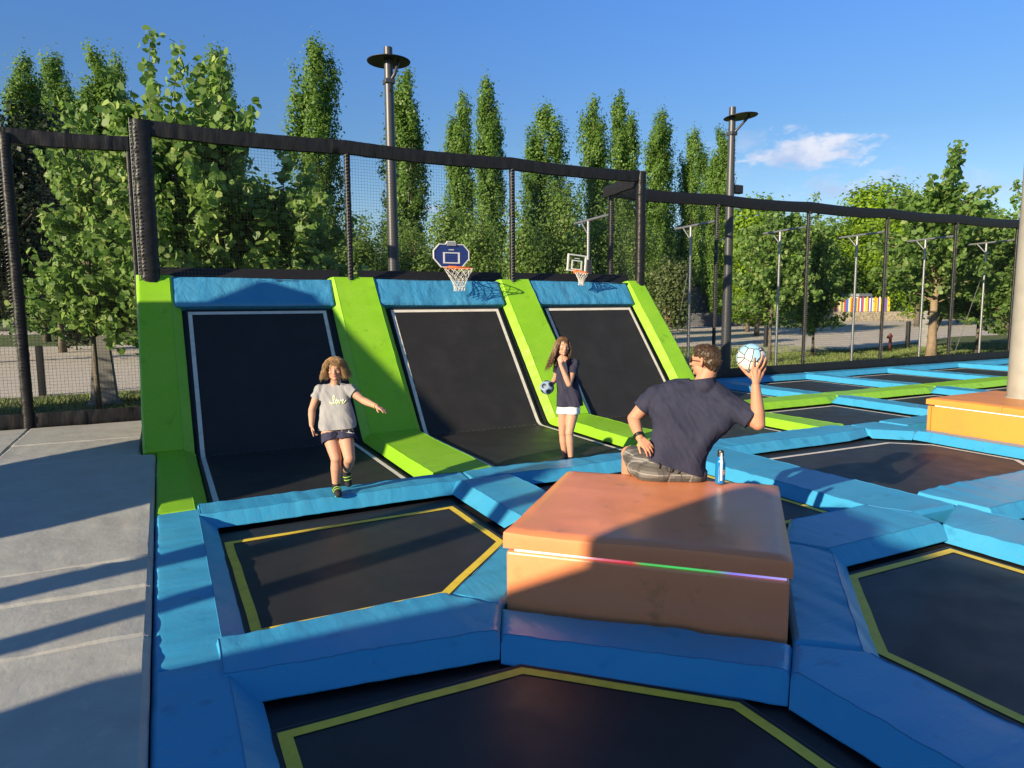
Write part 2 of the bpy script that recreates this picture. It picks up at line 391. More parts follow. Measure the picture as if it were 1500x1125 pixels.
# ---- folded trampolines of the slanted wall: bed runs along the floor and up the slope
def bent_strip(bm, x0, x1, s0, s1, n, k=50, xb0=None, xb1=None):
    xb0 = x0 if xb0 is None else xb0; xb1 = x1 if xb1 is None else xb1
    prev = None
    for j in range(k+1):
        s = s0+(s1-s0)*j/k; t = j/k
        r = [bm.verts.new(bend(x0+(xb0-x0)*t, s, n)), bm.verts.new(bend(x1+(xb1-x1)*t, s, n))]
        if prev: bm.faces.new((prev[0], prev[1], r[1], r[0]))
        prev = r
TT = 2.25  # how far up the slope the white line goes
for (xa, xb, lab) in [(.34, 2.2, "left folded black trampoline of the slanted wall, in shade behind the running girl"),
                      (3.19, 5.03, "middle folded black trampoline of the slanted wall, below the blue basketball hoop"),
                      (5.93, 7.72, "right folded black trampoline of the slanted wall, behind the girl in the dark shirt")]:
    t = empty('wall_trampoline', ((xa+xb)/2, 7.5, -.1), lab, 'trampoline', 'folded trampolines of the slanted wall')
    off = Vector(((xa+xb)/2, 7.5, -.1))
    def sub(name, fn, m, smooth=True):
        bm = bmesh.new(); fn(bm); bmesh.ops.translate(bm, verts=bm.verts[:], vec=-off)
        return from_bm(name, bm, m, t, smooth=smooth)
    sub('spring_cover', lambda b: bent_strip(b, xa-.33, xb+.33, 6.3, FOLD+3.1, -.03, 70), SPRING)
    sub('jumping_bed', lambda b: bent_strip(b, xa-.03, xb+.03, 6.5, FOLD+TT+.04, 0, 70), MATT)
    def lines(b):
        bent_strip(b, xa, xa+.05, 6.3, FOLD+TT, .005, 70); bent_strip(b, xb-.05, xb, 6.3, FOLD+TT, .005, 70)
        bent_strip(b, xa+.05, xb-.05, FOLD+TT-.05, FOLD+TT, .005, 1)
    sub('border_line', lines, WHITE)
    def seam(b):
        r = random.Random(int(xa*10))
        P_ = []
        for k in range(60):
            x = xa+.1+(xb-xa-.2)*k/59; P_.append(bend(x, FOLD-.02+r.uniform(-.004, .004), .003 if k % 3 else -.003))
        tube(b, P_, .0028, 4)
    sub('fold_seam', seam, mat('seam_thread', (.16, .15, .14), .6), False)
# solid back of the wall
bm = bmesh.new()
for x0, x1 in ((-.2, 8.12),):
    q = [bend(0, FOLD-.02, -.06), bend(0, FOLD+2.82, -.06)]
    a = [bm.verts.new((x0, p.y, p.z)) for p in q]+[bm.verts.new((x0, 11.2, q[1].z-.05)), bm.verts.new((x0, 11.2, -.16)), bm.verts.new((x0, 9.0, -.159))]
    b = [bm.verts.new((x1, v.co.y, v.co.z)) for v in a]
    bm.faces.new(a); bm.faces.new(b[::-1])
    for i in range(5): bm.faces.new((a[i], b[i], b[(i+1) % 5], a[(i+1) % 5]))
bmesh.ops.recalc_face_normals(bm, faces=bm.faces[:])
tag(from_bm('wall_frame', bm, BASEM), 'black framework carrying the slanted trampoline wall', 'wall frame')

# ---- cushions
GB = 'blue cushions between the trampolines'; GG = 'green cushions of the jump park'
s = .11
def P(label, poly, sl, m, **k): k.setdefault('group', GB if m in (BLUE_X, BLUE_Y) else GG); return pad(label, poly, sl, m, **k)
P('long blue cushion beside the grey mats, near end in shade', [(-.12, -1.7), (.19, -1.7), (.19, 3.52), (-.12, 3.52)], [0, .13, 0, 0], BLUE_Y)
P('long blue cushion beside the grey mats, crossed by stripes of shadow', [(-.12, 3.535), (.19, 3.535), (.19, 6.3), (-.12, 6.3)], [0, .13, 0, 0], BLUE_Y, wr=.007)
P('dark green cushion at the foot of the wall beside the grey mats', [(-.12, 6.315), (.17, 6.315), (.17, FOLD+.02), (-.12, FOLD+.02)], [0, .12, 0, 0], GREEN_Y, curved=True)
P('tall green cushion sloping up the left end of the wall', [(-.26, FOLD+.035), (.16, FOLD+.035), (.14, FOLD+2.84), (-.25, FOLD+2.84)], [0, .12, 0, 0], GREEN_Y, curved=True, wr=.006)
P('tall green cushion sloping up the wall between the left and middle trampolines', [(2.42, FOLD+.035), (3.05, FOLD+.035), (3.0, FOLD+2.84), (2.40, FOLD+2.84)], [0, .10, 0, .10], GREEN_Y, curved=True, wr=.007)
P('tall green cushion sloping up the wall behind the girl in the dark shirt', [(5.28, FOLD+.035), (5.86, FOLD+.035), (5.76, FOLD+2.84), (5.24, FOLD+2.84)], [0, .10, 0, .10], GREEN_Y, curved=True, wr=.007)
P('tall green cushion sloping up the right end of the wall', [(7.94, FOLD+.035), (8.32, FOLD+.035), (8.24, FOLD+2.84), (7.90, FOLD+2.84)], [0, .03, 0, .10], GREEN_Y, curved=True, wr=.006)
P('flat green cushion on the floor between the left and middle wall trampolines', [(2.40, 6.5), (3.03, 6.46), (3.06, FOLD+.02), (2.42, FOLD+.02)], [.08, .10, 0, .10], GREEN_Y, curved=True, wr=.005)
P('flat green cushion on the floor beside the legs of the girl in the dark shirt', [(5.26, 6.5), (5.88, 6.46), (5.86, FOLD+.02), (5.28, FOLD+.02)], [.08, .10, 0, .10], GREEN_Y, curved=True, wr=.005)
P('flat green cushion at the right end of the wall, behind the raised arm', [(8.0, 6.5), (8.46, 6.5), (8.38, 8.5), (7.96, FOLD+.02)], [.08, .09, 0, .10], GREEN_Y, curved=False, wr=.005)
for (a, b, lab) in [(.17, 2.36, 'blue cushion hanging along the top of the left wall trampoline'), (3.0, 5.18, 'blue cushion along the top of the wall under the blue basketball hoop'),
               (5.76, 7.84, 'blue cushion along the top of the wall under the clear basketball hoop')]:
    P(lab, [(a+.03, FOLD+2.33), (b-.05, FOLD+2.33), (b-.02, FOLD+2.78), (a, FOLD+2.81)], [.03, .02, .02, .02], mat('blue_vinyl_top', (.045, .245, .455), .38, bump=[(3.2, .9, .05, (1.2, .6, .9)), (12, .25, .01, (1, .6, .6))], vary=(2.2, (.065, .280, .470), .42, .75)), curved=True, drop=.03, wr=.008, cell=.03, z0=-.02, group=GB)
# strip in front of the wall
P('blue cushion under the foot of the running girl', [(.20, 6.10), (2.62, 6.14), (2.66, 6.44), (.20, 6.40)], [s, 0, .05, .05], BLUE_X, z0=.012, wr=.007)
P('blue cushion in front of the girl in the dark shirt', [(2.63, 6.14), (5.3, 6.14), (5.3, 6.46), (2.67, 6.44)], [s, 0, .05, 0], BLUE_X, wr=.007)
P('long blue cushion with a rounded end behind the blue bottle', [(5.31, 6.14), (8.1, 6.1), (8.42, 6.16), (8.44, 6.36), (8.2, 6.5), (5.31, 6.46)], [s, .08, .05, .05, .05, 0], BLUE_X, wr=.006, z0=.008)
P('blue cushion slanting to the left corner of the far orange box', [(8.46, 6.12), (8.86, 5.72), (9.1, 5.78), (9.1, 6.1), (9.05, 6.42), (8.52, 6.42)], [s, 0, 0, 0, .05, .03], BLUE_X)
P('blue cushion behind the far orange box', [(9.12, 6.0), (10.6, 6.05), (10.6, 6.42), (9.12, 6.42)], [.05, 0, .05, 0], BLUE_X, z0=.006)
P('blue cushion running on behind the cream column', [(10.62, 6.05), (17, 6.05), (17, 6.42), (10.62, 6.42)], [s, 0, s, 0], BLUE_X)
# near row
P('blue cushion reaching from the grey mats side to the near orange box', [(.17, 3.33), (1.49, 3.15), (1.63, 3.42), (1.43, 3.70), (.17, 3.70)], [.12, 0, 0, .08, .04], BLUE_X, wr=.007, z0=.012)
P('shaded blue cushion along the front face of the near orange box', [(1.51, 3.13), (2.52, 2.17), (2.735, 2.345), (1.645, 3.42)], [.13, 0, 0, 0], BLUE_X, wr=.009)
P('blue cushion with puckered seam along the right face of the near orange box', [(2.775, 2.345), (3.02, 2.15), (4.06, 3.17), (3.86, 3.42)], [0, .10, 0, 0], BLUE_Y, wr=.010)
P('blue cushion at the left rear face of the near orange box', [(1.64, 3.44), (2.735, 4.53), (2.52, 4.74), (1.44, 3.70)], [0, 0, .09, 0], BLUE_X, wr=.008)
P('blue cushion hidden behind the near orange box on the seated man side', [(2.78, 4.53), (3.86, 3.47), (4.08, 3.70), (3.04, 4.74)], [0, 0, .09, 0], BLUE_X, wr=.006)
P('large shaded blue cushion running toward the camera right of the nearest trampoline', [(2.57, -1.7), (3.0, -1.7), (3.0, 2.11), (2.76, 2.33), (2.54, 2.15)], [0, .08, 0, 0, .13], BLUE_Y, wr=.007)
P('short blue cushion from the near orange box to the strip before the wall', [(2.50, 4.80), (2.77, 4.57), (3.02, 4.80), (3.02, 6.1), (2.50, 6.12)], [.0, .0, .09, 0, .12], BLUE_Y, z0=.02, wr=.006)
P('shaded blue cushion reaching right from the near orange box', [(4.02, 3.17), (5.28, 3.17), (5.34, 3.4), (5.2, 3.73), (4.30, 3.73), (3.9, 3.43)], [.11, 0, .05, .08, 0, 0], BLUE_X, z0=.012, wr=.005)
P('wide blue cushion strip crossed by the seated man shadow', [(5.20, 3.42), (5.88, 3.42), (5.88, 6.12), (5.20, 6.12)], [0, .07, 0, .10], BLUE_Y, wr=.006)
P('wide blue cushion strip at the right edge of the picture', [(5.30, -1.7), (5.95, -1.7), (5.88, 3.40), (5.30, 3.16)], [0, .07, 0, .10], BLUE_Y, wr=.007)
P('blue cushion with an orange sheen below the trampoline with the shadow', [(5.98, 3.20), (8.6, 3.15), (8.6, 3.78), (5.96, 3.78)], [.10, 0, .05, .05], BLUE_X, z0=.02, wr=.008)
P('blue cushion along the left face of the far orange box', [(8.86, 4.2), (9.085, 4.2), (9.085, 5.76), (8.87, 5.70)], [0, 0, 0, .10], BLUE_Y, wr=.005)
P('blue cushion at the near face of the far orange box', [(8.62, 3.75), (8.62, 3.2), (10.7, 3.2), (10.7, 4.18), (9.06, 4.18)][::1], [0, .1, .1, 0, 0], BLUE_X)
# far rows
for (a, b, lab) in [(8.36, 10.96, 'first green cushion of the far strip, behind the raised arm'), (10.98, 13.86, 'second green cushion of the far strip, with a rounded end'),
               (13.88, 16.9, 'third green cushion of the far strip, above the far orange box'), (16.92, 23, 'last green cushion of the far strip, beside the cream column')]:
    P(lab, [(a, 8.58), (b-.35, 8.55), (b, 8.62), (b, 8.90), (b-.35, 8.98), (a, 8.95)], [s, s, 0, .06, .06, 0], GREEN_X, z0=.01)
for i, (x, lab) in enumerate([(10.75, 'blue cushion pointing from the green strip to the left corner of the far orange box'), (13.6, 'short blue cushion between the green strip and the top of the far orange box'), (16.6, 'small blue cushion touching the cream column')]):
    P(lab, [(x, 6.45), (x+.38, 6.45), (x+.38, 8.40), (x+.19, 8.52), (x, 8.40)], [0, .06, .06, .09, .10], BLUE_Y, z0=.015)
for x, lab in [(8.45, 'blue cushion between the fence and the green strip, next to the slanted wall'), (10.72, 'blue cushion from the far fence to the green strip, first behind the raised hand'), (13.72, 'blue cushion from the far fence to the green strip, with two patches of shadow'),
               (16.7, 'blue cushion from the far fence to the green strip, beyond the middle fence post'), (19.7, 'blue cushion from the far fence to the green strip, hidden by the cream column'), (22.6, 'farthest blue cushion from the fence to the green strip')]:
    P(lab, [(x, 9.0), (x+.38, 9.0), (x+.38, 11.6), (x, 11.6)], [0, .06, 0, .10], BLUE_Y)
xs = [8.3, 11.05, 14.0, 17.0, 20.05, 23.0, 30]
for i, (a, b) in enumerate(zip(xs, xs[1:])):
    nm = ['first', 'second', 'third', 'fourth', 'fifth', 'sixth'][i]
    P(f'{nm} blue cushion along the foot of the far net fence, counted from the slanted wall', [(a+.01, 11.62), (b-.01, 11.62), (b-.01, 11.93), (a+.01, 11.93)], [.1, 0, 0, 0], BLUE_X)

# ---- grey mats on the left
ys = [-1.6, 1.2, 3.92, 4.66, 5.2, 7.3, 8.9, 10.2, 11.66]
labs = ['grey floor mat at the very bottom left, in shade', 'large grey floor mat with the shade edge across it', 'narrow grey floor mat with a band of shadow', 'narrow grey floor mat with a dark shadow along its far seam',
        'grey floor mat in full sun with creases', 'grey floor mat in shade beside the dark green cushion', 'grey floor mat with the shadow edge next to the tall green cushion', 'farthest grey floor mat against the net fence']
for i in range(8):
    x1 = -.15 if i < 5 else -.29
    x1 = -.15 if ys[i+1] < 9.0 else -.30
    pad(labs[i], [(-2.3 if i < 6 else -1.72, ys[i]+.006), (x1, ys[i]+.006), (x1, ys[i+1]-.006), (-2.3 if i < 6 else -1.72, ys[i+1]-.006)], [.012]*4, GREYMAT, cell=.05, wr=.0055, z0=.02, name='floor_mat', group='grey floor mats', cat='floor mat')
pad('grey floor mat in the far left corner, left of the long seam', [(-4.2, 8.91), (-1.735, 8.91), (-1.735, 11.65), (-4.2, 11.65)], [.012]*4, GREYMAT, cell=.06, wr=.004, z0=.02, name='floor_mat', group='grey floor mats', cat='floor mat')

# ---- orange boxes
def obox(label, cx, cy, rz, half, h, lid, m, led=None, seam=False):
    t = empty('platform_box', (cx, cy, 0), label, 'platform', None, rz)
    bm = bmesh.new(); box(bm, -half+.01, half-.01, -half+.01, half-.01, -.12, h-lid-.022, bev=.018)
    from_bm('base', bm, m, t, auto=radians(40))
    # lid: a soft slab, its top very slightly dished
    bm = bmesh.new(); n = 40
    G = [[bm.verts.new((-half+2*half*i/n, -half+2*half*j/n, 0)) for j in range(n+1)] for i in range(n+1)]
    for i in range(n):
        for j in range(n): bm.faces.new((G[i][j], G[i+1][j], G[i+1][j+1], G[i][j+1]))
    for v in bm.verts:
        e = min(half-abs(v.co.x), half-abs(v.co.y)); r = max(0, 1-e/.05)
        v.co.z = h - .018*r*r + noise.noise(Vector((v.co.x*2+cx, v.co.y*2, 3)))*.010 + noise.noise(Vector((v.co.x*6+cx, v.co.y*6, 5)))*.003
        if led: v.co.z -= .012*math.exp(-((v.co.x-.52)**2+(v.co.y-.15)**2)/.09)
    bed = [e for e in bm.edges if len(e.link_faces) == 1]
    r1 = bmesh.ops.extrude_edge_only(bm, edges=bed); vs = [g for g in r1['geom'] if isinstance(g, bmesh.types.BMVert)]
    for v in vs: v.co.z -= (v.co.z-(h-lid))*.25; v.co.x *= 1.004; v.co.y *= 1.004
    r2 = bmesh.ops.extrude_edge_only(bm, edges=[g for g in r1['geom'] if isinstance(g, bmesh.types.BMEdge)]); vs = [g for g in r2['geom'] if isinstance(g, bmesh.types.BMVert)]
    for v in vs: v.co.z = h-lid
    bm.faces.new([v for v in vs][:1]+[]) if False else None
    box(bm, -half+.02, half-.02, -half+.02, half-.02, h-lid-.004, h-lid+.002)
    bmesh.ops.recalc_face_normals(bm, faces=bm.faces[:])
    from_bm('lid', bm, m, t, auto=radians(50))
    if led:
        bm = bmesh.new(); box(bm, -.705, .74, -half+.010, -half+.024, h-lid-.017, h-lid-.006)
        def ramp(M, n, L, b, co):
            sx = n.new('ShaderNodeSeparateXYZ'); L.new(co.outputs['Object'], sx.inputs[0]); mr = n.new('ShaderNodeMapRange'); mr.inputs[1].default_value = -.705; mr.inputs[2].default_value = .74; L.new(sx.outputs[0], mr.inputs[0])
            r = n.new('ShaderNodeValToRGB'); e = r.color_ramp.elements; e[0].color = (.95, .72, .66, 1); e[1].color = (.45, .38, .85, 1)
            for p_, c_ in led: q = e.new(p_); q.color = (*c_, 1)
            L.new(mr.outputs[0], r.inputs[0]); L.new(r.outputs[0], b.inputs['Emission Color']); L.new(r.outputs[0], b.inputs['Base Color'])
        from_bm('light_strip', bm, mat('led_strip', (.5, .5, .5), .4, emit=(1, 1, 1, .5), extra=ramp), t)
    return t
h1 = .765
def R45(px): return px
b1 = obox('near orange padded box with a coloured light strip, the man sits on it', 2.755, 3.445, radians(-45), .765, .43, .105, ORANGE,
     led=[(.25, (.90, .62, .60)), (.36, (.75, .16, .22)), (.46, (.70, .06, .10)), (.50, (.10, .55, .12)), (.66, (.07, .62, .14)), (.76, (.10, .50, .16)), (.82, (.28, .22, .80))])
b2 = obox('far bright orange padded box standing around the cream column', 9.88, 4.97, 0, .775, .43, .09, ORANGE2)
bm = bmesh.new(); box(bm, -.789, -.776, -.17, -.15, .345, .425); from_bm('seam', bm, mat('orange_seam', (.60, .25, .05), .5), b2)
bm = bmesh.new(); box(bm, -.789, -.770, .70, .712, -.01, .31); from_bm('seam', bm, mat('orange_seam', (.60, .25, .05), .5), b2)
bm = bmesh.new(); box(bm, -.772, -.760, -.75, .66, .322, .335); from_bm('light_strip', bm, mat('white_strip', (.85, .83, .78), .4), b2)
bm = bmesh.new(); tube(bm, [(0, 0, -.1), (0, 0, 8.5)], [.185, .165], 40)
tube(bm, [(0, 0, .425), (0, 0, .45)], [.20, .198], 40)
o = from_bm('column', bm, COLM, None, auto=radians(40)); o.location = (10.13, 5.1, 0)
tag(o, 'thick cream painted column rising from the far orange box', 'column')

# ---- water bottle
t = empty('water_bottle', (3.475, 3.64, .431), 'translucent blue water bottle with a white strap beside the seated man', 'bottle')
plast = mat('blue_plastic', (.012, .20, .50), .12, trans=.22, spec=.5); 
bm = bmesh.new(); lathe(bm, [(0, 0), (.030, 0), (.0335, .006), (.034, .02), (.034, .148), (.031, .168), (.021, .186), (.019, .192), (.019, .2), (0, .2)], 28); from_bm('body', bm, plast, t, smooth=True)
bm = bmesh.new(); lathe(bm, [(0, .196), (.0215, .196), (.022, .2), (.022, .232), (.02, .238), (0, .238)], 28); from_bm('cap', bm, mat('dark_cap', (.05, .055, .06), .3, metal=.6), t, auto=radians(40))
bm = bmesh.new(); a = atan2(-3.6, -3.47)+.2
for z0_, z1_, r0, r1 in [(.225, .15, .0245, .036), (.15, .03, .036, .036)]:
    v = [Vector((cos(a+da)*r, sin(a+da)*r, z)) for da, r, z in ((-.17, r0, z0_), (.17, r0, z0_), (.2, r1, z1_), (-.2, r1, z1_))]
    w = [x*1.06+Vector((0, 0, x.z*-.06)) for x in v]
    A = [bm.verts.new(x) for x in v]; B = [bm.verts.new(x) for x in w]; bm.faces.new(A); bm.faces.new(B[::-1])
    for i in range(4): bm.faces.new((A[i], B[i], B[(i+1) % 4], A[(i+1) % 4]))
bmesh.ops.recalc_face_normals(bm, faces=bm.faces[:]); from_bm('strap', bm, mat('white_strap', (.75, .75, .74), .5), t)
bm = bmesh.new(); a2 = a+.75
for k in range(3): tube(bm, [(cos(a2+da)*.0345, sin(a2+da)*.0345, .075+.012*k) for da in (-.25, -.1, .1, .25)], .004, 5)
from_bm('printed_emblem', bm, mat('orange_print', (.75, .30, .06), .5), t)

# ================================================================ nets, rails, posts
def net_bm(bm, p0, p1, z0, z1, cell=.045, w=.0027, sag=None):
    p0 = Vector(p0); p1 = Vector(p1); d = p1-p0; L = d.length; d.normalize(); nn = Vector((-d.y, d.x))*w/2
    k = int(L/cell)
    top = sag if sag else (lambda t: 0)
    for i in range(k+1):
        q = p0 + d*(i*L/k); dz = top(i/k)
        a = [(q-d*w/2), (q+d*w/2)]
        v = [bm.verts.new((a[0].x, a[0].y, z0)), bm.verts.new((a[1].x, a[1].y, z0)), bm.verts.new((a[1].x, a[1].y, z1+dz)), bm.verts.new((a[0].x, a[0].y, z1+dz))]
        bm.faces.new(v)
    kz = int((z1-z0)/cell); seg = max(1, int(L/1.4))
    for j in range(kz+1):
        for i in range(seg):
            t0, t1 = i/seg, (i+1)/seg
            a, b = p0+d*L*t0, p0+d*L*t1; za = z0+(z1+top(t0)-z0)*j/kz; zb = z0+(z1+top(t1)-z0)*j/kz
            bm.faces.new([bm.verts.new((a.x+nn.x, a.y+nn.y, za-w/2)), bm.verts.new((b.x+nn.x, b.y+nn.y, zb-w/2)), bm.verts.new((b.x+nn.x, b.y+nn.y, zb+w/2)), bm.verts.new((a.x+nn.x, a.y+nn.y, za+w/2))])
def sleeve(bm, p0, p1, h, th, sag=.0, amp=.006, seed=0, k=None):
    """cloth sleeve gathered along a rail, sagging a little between posts; p = centre of the top edge"""
    p0 = Vector(p0); p1 = Vector(p1); L = (p1-p0).length; d = (p1-p0).normalized(); nn = Vector((-d.y, d.x, 0)); k = k or int(L/.03)
    prof = [(-.5, -.04), (-.45, 0), (0, .01), (.45, 0), (.5, -.04), (.5, -.45), (.42, -.96), (.1, -1), (-.1, -1), (-.42, -.96), (-.5, -.45)]
    prev = None
    for i in range(k+1):
        t = i/k; c = p0.lerp(p1, t); ring_ = []
        for (a, z) in prof:
            w = noise.noise(Vector((t*L*9+z*2.2, z*1.5, seed+a)))*amp*1.6 + noise.noise(Vector((t*L*26+z*3, z, seed+a*2)))*amp
            q = c + nn*(a*th + (w if a > 0 else -w if a < 0 else 0)) + Vector((0, 0, z*h - sag*4*t*(1-t) + (noise.noise(Vector((t*L*5, seed, 0)))*.008 if z < -.9 else 0)))
            ring_.append(bm.verts.new(q))
        if prev:
            n = len(prof)
            for j in range(n): bm.faces.new((prev[j], prev[(j+1) % n], ring_[(j+1) % n], ring_[j]))
        else: bm.faces.new(ring_[::-1])
        prev = ring_
    bm.faces.new(prev)
def wrapped_post(bm, x, y, z0, z1, rx, ry, seed, lace=True):
    """steel post in a laced cloth sleeve"""
    k = int((z1-z0)/.03); prev = None; n = 12
    for i in range(k+1):
        z = z0+(z1-z0)*i/k; R = []
        for j in range(n):
            a = 2*PI*j/n; ca, sa = cos(a), sin(a); q = (abs(ca)**4+abs(sa)**4)**.25
            w = 1+.12*noise.noise(Vector((ca*1.2, sa*1.2+seed, z*16)))+.08*noise.noise(Vector((ca*2, sa*2+seed, z*40)))
            R.append(bm.verts.new((x+ca/q*rx*w, y+sa/q*ry*w, z)))
        if prev:
            for j in range(n): bm.faces.new((prev[j], prev[(j+1) % n], R[(j+1) % n], R[j]))
        else: bm.faces.new(R[::-1])
        prev = R
    bm.faces.new(prev)
LACE = mat('grey_lacing', (.16, .16, .17), .6)
def lacing(bm, x, y, z0, z1, r):
    z = z0; 
    while z < z1:
        tube(bm, [(x-r, y-r*.6, z), (x-r*.3, y-r*1.15, z+.012), (x+r*.6, y-r*1.05, z+.02)], .005, 4); z += .05

# tall net above the slanted wall
NY = 10.80
t = empty('safety_net', (4, NY, 2), 'tall black safety net standing above the slanted wall, under a sleeved rail', 'safety net')
off = Vector((4, NY, 2))
def fin(name, bm, m, parent, off, **k):
    bmesh.ops.translate(bm, verts=bm.verts[:], vec=-off); return from_bm(name, bm, m, parent, **k)
bm = bmesh.new(); net_bm(bm, (-.02, NY), (8.12, NY), 2.05, 4.0); fin('netting', bm, NETM, t, off)
px = [-.09, 2.66, 5.46, 8.16]
for i, (a, b) in enumerate(zip(px, px[1:])):
    bm = bmesh.new(); sleeve(bm, (a, NY, 4.185-.012*i), (b, NY, 4.175-.012*i), (.205-.005*i), .11, sag=.03, seed=i*3.3, amp=.009); fin('rail_sleeve', bm, SLEEVE, t, off, auto=radians(60))
bm = bmesh.new(); sleeve(bm, (-.05, NY, 2.09), (8.15, NY, 2.09), .05, .04, sag=.02, seed=8, amp=.008); fin('bottom_hem', bm, SLEEVE, t, off, auto=radians(60))
bm = bmesh.new(); wrapped_post(bm, -.085, NY, 1.98, 4.17, .118, .09, 1); fin('post', bm, SLEEVEV, t, off, auto=radians(60))
bm = bmesh.new(); lacing(bm, -.195, NY-.07, 2.1, 4.1, .03); tube(bm, [(-.22, NY-.07, 2.0), (-.22, NY-.07, 4.18)], .006, 5); fin('lacing', bm, LACE, t, off)
for i, x in enumerate(px[1:3]):
    bm = bmesh.new(); wrapped_post(bm, x, NY, 1.95, 4.0, .042, .042, 2+i); fin('post', bm, SLEEVEV, t, off, auto=radians(60))
    bm = bmesh.new(); lacing(bm, x-.02, NY-.03, 2.05, 3.95, .03); fin('lacing', bm, LACE, t, off)
bm = bmesh.new(); wrapped_post(bm, 8.16, NY, 1.98, 4.14, .085, .08, 5); fin('post', bm, SLEEVEV, t, off, auto=radians(60))
# side returns to the fence line
FY = 12.05
for (x, lab) in [(-.13, 'narrow net return between the left corner post and the rear fence'), (8.2, 'narrow net return joining the slanted wall to the far fence')]:
    t = empty('side_net', (x, 11.4, 0), lab, 'safety net'); off = Vector((x, 11.4, 0))
    bm = bmesh.new(); net_bm(bm, (x, NY+.1), (x, FY-.06), .0, 3.9); fin('netting', bm, NETM, t, off)
    bm = bmesh.new(); sleeve(bm, (x, NY+.1, 4.12), (x, FY, 4.05), .22, .09, seed=x, amp=.006); fin('rail_sleeve', bm, SLEEVE, t, off, auto=radians(60))
    if x > 1:
        bm = bmesh.new(); wrapped_post(bm, 8.36, FY, -.1, 4.0, .05, .05, 4); fin('post', bm, SLEEVEV, t, off, auto=radians(60))
        bm = bmesh.new(); lacing(bm, 8.34, FY-.03, .2, 3.9, .03); fin('lacing', bm, LACE, t, off)
# long fence on the right
t = empty('net_fence', (15, FY, 0), 'long black net fence behind the trampolines on the right', 'net fence'); off = Vector((15, FY, 0))
bm = bmesh.new(); net_bm(bm, (8.3, FY), (27.5, FY), .2, 3.85, cell=.05); fin('netting', bm, NETM, t, off)
fx = [8.36, 11.2, 14.1, 17.0, 19.95, 22.95, 25.9]
for i, (a, b) in enumerate(zip(fx, fx[1:])):
    bm = bmesh.new(); sleeve(bm, (a, FY-.0, 4.10), (b, FY, 4.10), .24, .13, sag=.035, seed=20+i, amp=.004); fin('rail_sleeve', bm, SLEEVE, t, off, auto=radians(60))
for i, x in enumerate(fx[1:]):
    bm = bmesh.new(); wrapped_post(bm, x, FY, -.1, 3.92, .036, .036, 30+i); fin('post', bm, SLEEVEV, t, off, auto=radians(60))
    bm = bmesh.new(); lacing(bm, x-.02, FY-.04, .3, 3.85, .035); fin('lacing', bm, LACE, t, off)
bm = bmesh.new(); sleeve(bm, (8.36, FY-.03, .20), (27.5, FY-.03, .20), .34, .03, seed=40, amp=.008, k=500); fin('bottom_skirt', bm, SLEEVE, t, off, auto=radians(60))
# fence on the left
t = empty('net_fence', (-2, FY, 0), 'black net fence at the left behind the grey mats', 'net fence'); off = Vector((-2, FY, 0))
LY = 11.78
bm = bmesh.new(); net_bm(bm, (-5.2, LY), (-.2, LY), .2, 3.95); fin('netting', bm, NETM, t, off)
bm = bmesh.new(); sleeve(bm, (-1.72, LY, 4.13), (-.27, LY, 4.15), .205, .11, sag=.02, seed=50, amp=.012); fin('rail_sleeve', bm, SLEEVE, t, off, auto=radians(60))
bm = bmesh.new(); sleeve(bm, (-5.2, LY, 4.13), (-1.74, LY, 4.13), .205, .11, sag=.02, seed=52, amp=.012); fin('rail_sleeve', bm, SLEEVE, t, off, auto=radians(60))
bm = bmesh.new(); wrapped_post(bm, -1.74, LY-.03, -.1, 4.05, .066, .06, 7); fin('post', bm, SLEEVEV, t, off, auto=radians(60))
bm = bmesh.new(); lacing(bm, -1.80, LY-.09, .8, 4.0, .03); fin('lacing', bm, LACE, t, off)
bm = bmesh.new(); wrapped_post(bm, -.27, LY, -.1, 4.15, .04, .04, 8); fin('post', bm, SLEEVEV, t, off, auto=radians(60))
bm = bmesh.new(); sleeve(bm, (-5.2, LY-.05, .22), (-.2, LY-.05, .22), .30, .04, seed=54, amp=.012); fin('bottom_skirt', bm, SLEEVE, t, off, auto=radians(60))

# galvanised brace posts outside the right fence
for i, x in enumerate(fx[:6]):
    y = 12.9; t = empty('brace_post', (x, y, -.3), ['first', 'second', 'third', 'fourth', 'fifth', 'sixth'][i]+' galvanised T shaped brace post outside the far fence, from the left', 'brace post', 'galvanised brace posts behind the far fence')
    bm = bmesh.new(); tube(bm, [(0, 0, 0), (0, 0, 3.78)], .034, 12); from_bm('pole', bm, GALV, t, auto=radians(40))
    bm = bmesh.new(); tube(bm, [(0, -.80, 3.82), (0, .55, 3.78)], .030, 10); from_bm('arm', bm, GALV, t, auto=radians(40))
    bm = bmesh.new(); tube(bm, [(0, .02, 3.50), (0, .27, 3.77)], .016, 8); from_bm('strut', bm, GALV, t, auto=radians(40))
    if i == 0:
        bm = bmesh.new(); box(bm, -.07, .07, -.06, .06, 2.55, 2.95, bev=.01); from_bm('junction_box', bm, GREYPOLE, t)
    if i in (1, 5):
        bm = bmesh.new(); tube(bm, [(.02, .05, 2.9), (.1, .9, .02)], .008, 5); from_bm('guy_wire', bm, GALV, t)

